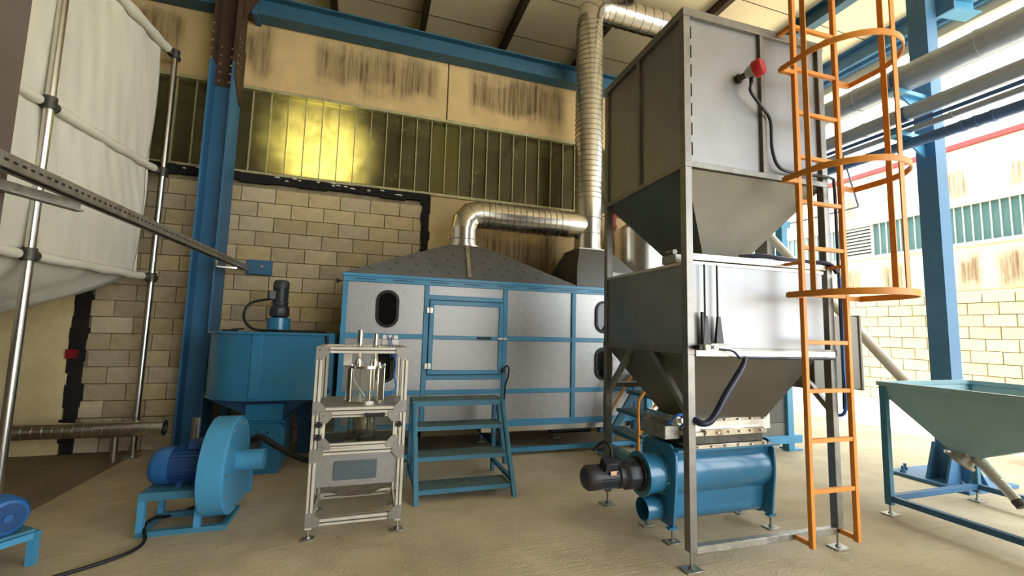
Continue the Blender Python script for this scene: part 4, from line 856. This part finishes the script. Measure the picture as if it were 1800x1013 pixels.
tag(MB().tube(spline([(3.235, 2.285, 1.9), (3.24, 2.28, 1.6), (3.235, 2.285, 1.3), (3.24, 2.29, 0.95), (3.20, 2.36, 0.9)], 6), 0.012, 8).build('air_hose', 'blue_hose', origin=(3.235, 2.285, 1.4)), 'blue air hose strapped to the right tower leg', 'hose')
tag(MB().tube(spline([(2.45, 2.40, 2.01), (2.6, 2.34, 2.015), (2.8, 2.335, 2.005), (3.0, 2.33, 2.0), (3.17, 2.31, 1.995), (3.235, 2.30, 1.93)], 6), 0.016, 8).build('gate_hose', 'navy_hose', origin=(2.8, 2.33, 2.0)), 'dark blue hose lying along the slide gate beam', 'hose')
# weigh sensors on the lower bin
for x, lab in ((2.07, 'black tapered bracket with thin rod, nearer the tower corner leg'), (2.17, 'black tapered bracket with thin rod, farther from the tower corner leg')):
    q = thing('rod_bracket', (x, 2.28, 1.38), lab, 'bracket', 'rod brackets on the lower bin')
    MB().loft([[(x-0.032, ty0-0.035, 1.392), (x+0.032, ty0-0.035, 1.392), (x+0.032, ty0-0.012, 1.392), (x-0.032, ty0-0.012, 1.392)], [(x-0.010, ty0-0.030, 1.575), (x+0.012, ty0-0.030, 1.575), (x+0.012, ty0-0.012, 1.575), (x-0.010, ty0-0.012, 1.575)]]).build('tapered_plate', 'black_motor', q, 0.002)
    MB().tube([(x-0.004, ty0-0.02, 1.575), (x-0.004, ty0-0.02, 1.915)], 0.006, 8).build('rod', 'black', q)
MB().box(2.038, 2.052, ty0-0.03, ty0-0.012, 1.39, 1.60).build('side_bar', 'black', bpy.data.objects['rod_bracket'])
vv = thing('valve_block', (2.1, 2.28, 1.37), 'white valve block with small cross mark on the tower front beam', 'valve')
MB().box(2.02, 2.125, ty0-0.075, ty0-0.012, 1.355, 1.393).build('body', 'paper', vv, 0.003)
MB().bar((2.06, ty0-0.0765, 1.366), (2.082, ty0-0.0765, 1.386), 0.004, 0.006, (0, -1, 0)).bar((2.082, ty0-0.0765, 1.366), (2.06, ty0-0.0765, 1.386), 0.004, 0.006, (0, -1, 0)).build('cross_mark', 'black', vv)
MB().box(2.125, 2.25, ty0-0.05, ty0-0.012, 1.36, 1.392).box(2.09, 2.21, ty0-0.045, ty0-0.012, 1.392, 1.400).box(2.2, 2.33, ty0-0.045, ty0-0.012, 1.355, 1.370).build('cylinder_body', 'tin', vv, 0.003)
MB().box(1.985, 2.02, ty0-0.06, ty0-0.012, 1.358, 1.388).build('end_fitting', 'black', vv, 0.003)
tag(MB().tube(spline([(2.125, 2.27, 1.365), (2.24, 2.265, 1.355), (2.29, 2.27, 1.325), (2.33, 2.29, 1.308), (2.40, 2.285, 1.312), (2.8, 2.30, 1.305), (3.18, 2.30, 1.305)], 6), 0.008, 8).build('air_hose', 'navy_hose', origin=(2.3, 2.28, 1.33)), 'thin dark hose along the tower front beam', 'hose')
tag(MB().tube(spline([(2.37, 2.285, 1.315), (2.33, 2.28, 1.24), (2.20, 2.275, 1.08), (2.11, 2.275, 0.95), (2.06, 2.28, 0.905), (2.01, 2.30, 0.90), (1.985, 2.36, 0.93)], 8), [0.012+0.010*min(1, i/10) for i in range(49)], 12).build('hose_bundle', 'navy_hose', origin=(2.2, 2.28, 1.1)), 'thick navy hose bundle hanging across the lower hopper cone', 'hose')
# pneumatic gate between the lower cone and the mixer
pg = thing('slide_gate_valve', (2.55, 2.83, 0.64), 'silver bolted slide gate valve between lower hopper and blue mixer', 'valve')
for z0, z1, e_, mm_ in ((0.835, 0.855, 0.03, 'chrome'), (0.765, 0.835, 0.015, 'tin'), (0.735, 0.765, 0.035, 'galv'), (0.675, 0.735, 0.012, 'galv_dark'), (0.645, 0.675, 0.03, 'galv')):
    MB().box(bx0-e_-0.05, bx1+e_-0.02, by0-e_, by1+e_, z0, z1).build('flange', mm_, pg, 0.003)
MB().box(bx0+0.06, bx1-0.03, by0-0.045, by0-0.012, 0.735, 0.785).build('gate_rail', 'chrome', pg, 0.004)
for i in range(6):
    bolt((2.25+i*0.12, by0-0.032, 0.845), (0, -1, 0), 0.010).build('bolt', 'tin', pg); bolt((2.31+i*0.10, by0-0.045, 0.76), (0, -1, 0), 0.010).build('bolt', 'tin', pg); bolt((2.25+i*0.12, by0-0.03, 0.66), (0, -1, 0), 0.010).build('bolt', 'tin', pg)
MB().box(bx0-0.20, bx0-0.05, by0+0.06, by1-0.06, 0.70, 0.80).build('gate_actuator', 'galv_rough', pg, 0.006)
MB().lathe((bx0-0.16, by0+0.02, 0.84), (0.3, -1, 0.2), [(0, 0.03), (0.05, 0.03), (0.05, 0.018), (0.08, 0.018), (0.08, 0)], 16).build('regulator', 'tin', pg)
MB().tube(spline([(bx0-0.2, by0+0.02, 0.82), (bx0-0.15, by0-0.02, 0.89), (bx0-0.10, by0-0.02, 0.87), (bx0-0.1, by0, 0.80)], 6), 0.010, 8).build('hose', 'blue_hose', pg)

# control cabinet on the tower flank
cbx = thing('control_cabinet', (3.45, 2.6, 1.06), 'slim grey control cabinet on the right flank of the tower', 'cabinet')
MB().box(3.225, 3.70, 2.50, 2.72, 1.06, 1.63).build('body', 'grey_box', cbx, 0.004)
MB().box(3.70, 3.725, 2.49, 2.73, 1.05, 1.64).build('door', 'grey_box', cbx, 0.003)
MB().box(3.218, 3.26, 2.70, 2.74, 1.1, 1.6).build('mount_rail', 'steel_frame', cbx)

# ladder with safety cage
la = thing('caged_ladder', (3.0, 2.2, 0), 'orange steel ladder with hooped safety cage on the tower front', 'ladder')
lx0, lx1, ly = 2.79, 3.185, 2.21
for x in (lx0, lx1): MB().box(x-0.016, x+0.016, ly-0.016, ly+0.016, 0.10, 4.9).build('rail', 'orange', la, 0.003)
for k in range(14): MB().box(lx0+0.016, lx1-0.016, ly-0.013, ly+0.013, 0.45+0.324*k-0.014, 0.45+0.324*k+0.014).build('rung', 'orange', la, 0.002)
for z in (0.125, 3.70):
    for x in (lx0, lx1): MB().bar((x, ly+0.02, z), (x, ty0-0.002, z), 0.035, 0.03).build('wall_bracket', 'orange', la, 0.002)
for z in (1.965,):
    for x in (lx0, lx1): MB().bar((x, ly+0.02, z), (x, ty0+0.004, z), 0.035, 0.02).build('wall_bracket', 'rust_paint' if False else 'orange', la, 0.002)
hc, hr = (lx0+lx1)/2, 0.325
for z in (1.735, 2.535, 3.335, 4.135):
    pts = [V(hc-hr, ly, z), V(hc-hr, ly-0.10, z)]+[V(hc-hr*math.cos(PI*i/20), ly-0.18-(0.33)*math.sin(PI*i/20), z) for i in range(21)]+[V(hc+hr, ly-0.10, z), V(hc+hr, ly, z)]
    mbb = MB(); loops = []
    for i, p in enumerate(pts):
        d = (pts[min(i+1, len(pts)-1)]-pts[max(i-1, 0)]).normalized(); n = V(d.y, -d.x, 0)*0.004
        loops.append([p-n-V(0,0,0.02), p+n-V(0,0,0.02), p+n+V(0,0,0.02), p-n+V(0,0,0.02)])
    mbb.loft(loops); mbb.build('cage_hoop', 'orange', la)
    for x, s in ((lx0, -1), (lx1, 1)): MB().bar((x, ly, z), (x+s*(hr-0.195), ly, z), 0.03, 0.03).build('hoop_bracket', 'orange', la)
for x, y in ((hc-hr+0.004, ly-0.18), (hc, ly-0.505), (hc+hr-0.004, ly-0.24), ):
    MB().bar((x, y, 1.72), (x, y, 4.6), 0.008 if abs(x-hc) > 0.1 else 0.036, 0.036 if abs(x-hc) > 0.1 else 0.008).build('cage_strip', 'orange', la)

# =================================================================== MIXER
mx = thing('drum_mixer', (2.55, 2.82, 0), 'blue twin-drum rotary feeder with outlet stub under the hopper tower', 'mixer')
my, mz = 2.825, 0.435
def endplate(x0, x1): return MB().prism([(2.66, 0.10), (2.99, 0.10), (3.02, 0.42), (3.02, 0.60), (2.97, 0.665), (2.68, 0.665), (2.625, 0.60), (2.625, 0.42)], 'X', x0, x1).build('end_plate', 'blue', mx, 0.003)
endplate(2.085, 2.105); endplate(2.985, 3.005)
MB().lathe((2.10, my, mz+0.02), (1, 0, 0), [(0, 0.185), (0.89, 0.185)], 40).build('drum', 'blue', mx)
MB().prism([(2.66, 0.645), (2.99, 0.645), (2.96, 0.50), (2.69, 0.50)], 'X', 2.10, 2.99).build('inlet_throat', 'blue', mx, 0.003)
MB().box(2.08, 3.01, 2.59, 3.05, 0.632, 0.645).build('inlet_flange', 'blue', mx, 0.002)
MB().lathe((2.10, my, 0.185), (1, 0, 0), [(0, 0.095), (0.89, 0.095)], 36).build('conveying_pipe', 'blue', mx)
MB().prism([(my-0.094, 0.185), (my+0.094, 0.185), (my+0.115, 0.36), (my-0.115, 0.36)], 'X', 2.10, 2.99).build('chute', 'blue', mx)
MB().pipe((1.95, my, 0.185), (2.10, my, 0.185), 0.082, 0.006, 32).build('outlet_stub', 'blue', mx)
bf = MB().lathe((2.085, my, mz), (-1, 0, 0), [(0, 0.155), (0.015, 0.155), (0.015, 0.14), (0.15, 0.14), (0.15, 0.155), (0.165, 0.155), (0.165, 0)], 36).build('bearing_housing', 'blue', mx)
for i in range(8): bolt((2.07, my+0.148*math.cos(i*PI/4+0.2), mz+0.148*math.sin(i*PI/4+0.2)), (-1, 0, 0), 0.009).build('bolt', 'galv', bf)
for x in (2.095, 2.995):
    for y in (2.68, 2.97):
        MB().box(x-0.035, x+0.035, y-0.02, y+0.02, 0.09, 0.105).build('foot_lug', 'blue', mx); foot(mx, x, y, 0, 0.10, 0.055)
MB().lathe((3.005, my, 0.185), (1, 0, 0), [(0, 0.11), (0.02, 0.11), (0.02, 0)], 28).build('end_cap', 'blue', mx)
gm = thing('gear_motor', (1.75, 2.82, 0.43), 'black horizontal gear motor with pale label driving the blue drum feeder', 'motor')
gearmotor('g', gm, (1.92, my, mz+0.0), (-1, 0, 0), 0.98, box=(0, -0.35, 0.93))
MB().lathe((1.93, my, mz), (-1, 0, 0), [(0, 0.12), (0.03, 0.12), (0.03, 0)], 28).build('adapter_flange', 'black_motor', gm)
MB().bar((1.64, my-0.085, mz+0.045), (1.70, my-0.085, mz+0.045), 0.003, 0.028).build('nameplate', 'yellow_label', gm)
MB().prism([(1.685, mz+0.033), (1.698, mz+0.033), (1.698, mz+0.056), (1.69, mz+0.056)], 'Y', my-0.089, my-0.087).build('nameplate_mark', 'black', gm)
tag(MB().tube(spline([(1.68, 2.80, 0.57), (1.68, 2.81, 0.63), (1.66, 2.83, 0.665), (1.64, 2.88, 0.65), (1.68, 3.05, 0.56), (1.80, 3.28, 0.50), (1.955, 3.37, 0.48)], 6), 0.012, 10).build('motor_cable', 'rubber', origin=(1.6, 2.85, 0.5)), 'black cable arching from the horizontal gear motor beside the tower leg', 'cable')

# =================================================================== TALL BLUE MACHINE BEHIND TOWER
tm = thing('dosing_machine', (4.6, 4.6, 0), 'tall blue-framed grey machine with white notice behind the mixer', 'machine')
for x in (4.35, 5.22):
    for y in (4.37, 5.05): MB().box(x-0.05, x+0.05, y-0.05, y+0.05, 0.0, 2.98).build('post', 'blue_light', tm, 0.004)
MB().box(4.296, 5.40, 4.314, 4.426, 0.10, 0.20).build('base_rail', 'blue_light', tm, 0.004)
MB().box(4.296, 5.276, 4.994, 5.106, 0.10, 0.20).build('base_rail', 'blue_light', tm, 0.004)
for z in (1.42, 2.93):
    MB().box(4.30, 5.35, 4.33, 4.41, z, z+0.09).build('cross_rail', 'blue_light', tm, 0.004); MB().box(4.30, 5.27, 5.01, 5.09, z, z+0.09).build('cross_rail', 'blue_light', tm, 0.004)
MB().box(4.37, 5.17, 4.36, 4.40, 0.36, 1.42).build('front_panel', 'hood_grey', tm)
MB().box(4.37, 5.17, 4.36, 4.40, 0.20, 0.355).build('lower_panel', 'grey_box', tm)
MB().box(4.39, 5.20, 4.41, 5.04, 0.20, 1.42).build('body', 'hood_grey', tm)
MB().box(4.62, 4.90, 4.352, 4.358, 0.30, 0.62).build('notice', 'paper', tm)
MB().box(5.02, 5.16, 4.42, 4.62, 2.55, 2.78).build('drive_box', 'grey_box', tm, 0.006)
MB().box(5.22, 5.42, 4.33, 4.50, 0.0, 0.02).build('foot_plate', 'blue_light', tm)

# =================================================================== RIGHT HOPPER AND AUGER
rh = thing('feed_hopper', (4.8, 2.0, 0), 'teal blue floor hopper on an open frame at the right edge', 'hopper')
hx0, hx1, hy0, hy1 = 4.20, 5.42, 1.25, 2.64
pw2 = 0.05
for x in (hx0+pw2/2, hx1-pw2/2):
    for y in (hy0+pw2/2, hy1-pw2/2):
        MB().box(x-pw2/2, x+pw2/2, y-pw2/2, y+pw2/2, 0.08, 1.06).build('post', 'stair_blue', rh, 0.003); foot(rh, x, y, 0, 0.09, 0.06)
for y in (hy0+pw2/2, hy1-pw2/2): MB().box(hx0+pw2, hx1-pw2, y-pw2/2, y+pw2/2, 0.11, 0.155).build('base_rail', 'blue_column', rh, 0.003)
for x in (hx0+pw2/2, hx1-pw2/2): MB().box(x-pw2/2, x+pw2/2, hy0+pw2, hy1-pw2, 0.11, 0.155).build('base_rail', 'blue_column', rh, 0.003)
ap = (4.62, 2.26)
def rect(x0, x1, y0, y1, z): return [(x0, y0, z), (x1, y0, z), (x1, y1, z), (x0, y1, z)]
e_ = 0.012
MB().loft([rect(hx0, hx1, hy0, hy1, 1.09), rect(hx0+0.035, hx1-0.035, hy0+0.035, hy1-0.035, 0.97), rect(ap[0]-0.08, ap[0]+0.10, ap[1]-0.10, ap[1]+0.08, 0.56), rect(ap[0]-0.08+e_, ap[0]+0.10-e_, ap[1]-0.10+e_, ap[1]+0.08-e_, 0.565), rect(hx0+0.035+e_, hx1-0.035-e_, hy0+0.035+e_, hy1-0.035-e_, 0.975), rect(hx0+e_, hx1-e_, hy0+e_, hy1-e_, 1.09)], closed=True).build('hopper_body', 'teal_hopper', rh)
MB().loft([rect(hx0-0.01, hx1+0.01, hy0-0.01, hy1+0.01, 1.06), rect(hx0-0.01, hx1+0.01, hy0-0.01, hy1+0.01, 1.095), rect(hx0+0.03, hx1-0.03, hy0+0.03, hy1-0.03, 1.095), rect(hx0+0.03, hx1-0.03, hy0+0.03, hy1-0.03, 1.06)], closed=True).build('rim', 'teal_hopper', rh)
au = thing('screw_conveyor', (4.6, 2.3, 0.3), 'inclined white tube screw conveyor rising from the floor hopper to the tall machine', 'conveyor')
P0, P1 = V(4.98, 4.40, 2.86), V(4.60, 2.26, 0.60); dv = (P1-P0).normalized()
MB().tube([P0, P1+dv*0.02], 0.048, 20).build('tube', 'white_tube', au)
MB().lathe(P1-dv*0.16, dv, [(0, 0.055), (0.02, 0.062), (0.10, 0.066), (0.20, 0.066), (0.22, 0.05), (0.22, 0)], 24).build('inlet_housing', 'galv', au)
MB().lathe(P1+dv*0.08, dv, [(0, 0.040), (0.18, 0.038), (0.18, 0.034), (0.36, 0.034), (0.36, 0)], 20).build('drain_tube', 'galv', au)
MB().lathe(P1+dv*0.40, dv, [(0, 0.037), (0.05, 0.037), (0.05, 0)], 20).build('end_cap', 'galv_dark', au)
MB().lathe(P1+V(0.02, -0.01, 0.0), (-0.26, 0.54, -0.80), [(0, 0.055), (0.03, 0.062), (0.12, 0.088), (0.12, 0.104), (0.135, 0.104), (0.135, 0)], 28).build('cleanout_port', 'galv_rough', au)

# =================================================================== OUTSIDE
PXo = 5.45
def prun(name, z, r, m, lab, dx=0.0, joints=()):
    t = thing(name, (PXo+dx, 4, z), lab, 'pipe')
    MB().tube([(PXo+dx, -3, z), (PXo+dx, 6.0, z)], r, 24).build('run', m, t)
    for y in joints: MB().lathe((PXo+dx, y, z), (0, 1, 0), [(0, r), (0.002, r+0.006), (0.03, r+0.006), (0.032, r)], 24).build('joint_band', m, t)
prun('overhead_pipe', 4.32, 0.142, 'pipe_blue_grey', 'thickest insulated overhead pipe passing the right column', 0, (1.2, 2.35, 3.45, 4.6))
prun('overhead_pipe', 3.92, 0.080, 'pipe_blue_grey', 'medium overhead pipe just below the thick insulated one', 0, (2.0, 3.4, 5.0))
prun('overhead_pipe', 3.795, 0.022, 'pipe_blue', 'thinnest dark overhead conduit under the medium pipe', 0)
prun('overhead_pipe', 3.725, 0.032, 'pipe_blue_grey', 'slim grey overhead pipe between conduit and blue pipe', 0, (2.6,))
prun('overhead_pipe', 3.575, 0.055, 'pipe_blue', 'lowest overhead pipe painted blue with flanged joint', 0, (2.3, 2.42, 2.52))
for zt, lab in ((4.178, 'light blue bracket arm carrying the thick overhead pipe'), (3.69, 'light blue bracket arm carrying the medium and slim pipes')):
    b = thing('pipe_bracket', (5.6, 3.02, zt), lab, 'bracket')
    MB().box(5.22, 5.748, 2.96, 3.08, zt-0.05, zt).build('arm', 'blue_light', b, 0.004)
    MB().prism([(5.40, zt-0.05), (5.748, zt-0.05), (5.748, zt-0.22)], 'Y', 3.01, 3.03).build('web_plate', 'blue_light', b)
    MB().pipe((PXo, 2.98, zt+(0.142 if zt > 4 else 0.23)), (PXo, 3.06, zt+(0.142 if zt > 4 else 0.23)), 0.150 if zt > 4 else 0.088, 0.008, 24).build('pipe_clamp', 'pipe_blue', b)

tag(MB().tube([(5.45, 3.68, 3.72), (5.45, 3.67, 3.66), (5.45, 3.53, 3.02)], 0.011, 8).tube([(5.45, 3.53, 3.02), (5.45, 5.95, 3.02)], 0.011, 8).build('air_line', 'pipe_blue_grey', origin=(5.45, 3.8, 3.02)), 'thin air line dropping from the overhead pipes beside the ladder', 'pipe')
FX = 12.2
bw_ = tag(MB().box(FX+0.04, FX+0.3, -2, 20, 0, 2.56).build('boundary_wall', 'far_mortar', origin=(FX, 6, 0)), 'sunlit cream block wall across the yard', 'wall')
fbm = None; cache2 = {}
for r in range(10):
    y = 3.6+(0.25 if r % 2 else 0.0)
    while y < 13.4:
        if not cache2:
            o = MB().box(0.0, 0.06, -0.24, 0.24, 0.008, 0.246).build('block', 'far_block', bw_, 0.006, origin=(0, 0, 0)); cache2[0] = o; o.location = Vector((FX, y, r*0.254))-ORG[bw_.name]
        else: share(cache2[0], 'block', (FX+random.uniform(-0.006, 0.006), y, r*0.254), bw_)
        y += 0.5
nb = thing('neighbour_building', (FX+0.5, 8, 2.56), 'pale industrial building with green window strip and red eave across the yard', 'building')
for y0_ in [-2+4.6*i for i in range(5)]:
    MB().box(FX+0.08, FX+0.4, y0_+0.01, y0_+4.59, 2.56, 3.56).build('wall_panel', 'far_panel', nb, 0.01); MB().box(FX+0.08, FX+0.4, y0_+0.01, y0_+4.59, 4.48, 5.75).build('wall_panel', 'far_panel_upper', nb, 0.01)
MB().box(FX+0.02, FX+0.45, -2, 21, 5.75, 5.86).build('eave', 'red_eave', nb)
MB().box(FX+0.2, FX+0.4, -2, 21, 3.56, 4.48).build('window_backing', 'dull_wall', nb)
MB().box(FX+0.05, FX+0.2, -2, 21, 3.54, 3.62).build('sill', 'far_frame', nb); MB().box(FX+0.05, FX+0.2, -2, 21, 4.44, 4.50).build('lintel', 'far_frame', nb)
fp0 = fm0 = None; y = 3.6
while y < 13.0:
    if 7.64 < y < 8.31:
        pass
    elif fp0 is None:
        fp0 = MB().box(0, 0.01, 0.008, 0.142, 0, 0.82).build('window_pane', 'green_glass', nb, origin=(0, 0, 0)); fp0.location = Vector((FX+0.12, y, 3.62))-ORG[nb.name]
        fm0 = MB().box(-0.03, 0.02, -0.008, 0.008, 0, 0.82).build('mullion', 'far_frame', nb, origin=(0, 0, 0)); fm0.location = Vector((FX+0.12, y, 3.62))-ORG[nb.name]
    else:
        share(fp0, 'window_pane', (FX+0.12, y, 3.62), nb); share(fm0, 'mullion', (FX+0.12, y, 3.62), nb)
    y += 0.15
lv = MB().box(FX+0.06, FX+0.14, 7.65, 7.69, 3.62, 4.44).box(FX+0.06, FX+0.14, 8.36, 8.40, 3.62, 4.44).box(FX+0.06, FX+0.14, 7.69, 8.36, 3.615, 3.635).box(FX+0.06, FX+0.14, 7.69, 8.36, 4.425, 4.445).build('louvre_frame', 'far_frame', nb)
for k in range(9):
    z = 3.64+k*0.088; MB().hexa([V(FX+0.07, 7.69, z), V(FX+0.08, 7.69, z), V(FX+0.08, 8.36, z), V(FX+0.07, 8.36, z)], [V(FX+0.12, 7.69, z+0.07), V(FX+0.13, 7.69, z+0.07), V(FX+0.13, 8.36, z+0.07), V(FX+0.12, 8.36, z+0.07)]).build('louvre_slat', 'far_frame', lv)

# the tower and all it carries stand turned by a hair against the hall grid
pv = Vector((1.945, 2.345, 0)); Rz = Matrix.Translation(pv) @ Matrix.Rotation(math.radians(-1.6), 4, 'Z') @ Matrix.Translation(-pv)
for o in list(col.objects):
    if o.parent is None and o.name in {'hopper_tower', 'level_sensor', 'sensor_cable', 'air_hose.001', 'air_hose.002', 'gate_hose', 'rod_bracket', 'rod_bracket.001', 'valve_block', 'hose_bundle', 'control_cabinet', 'caged_ladder'}:
        o.matrix_basis = Rz @ Matrix.Translation(o.location)
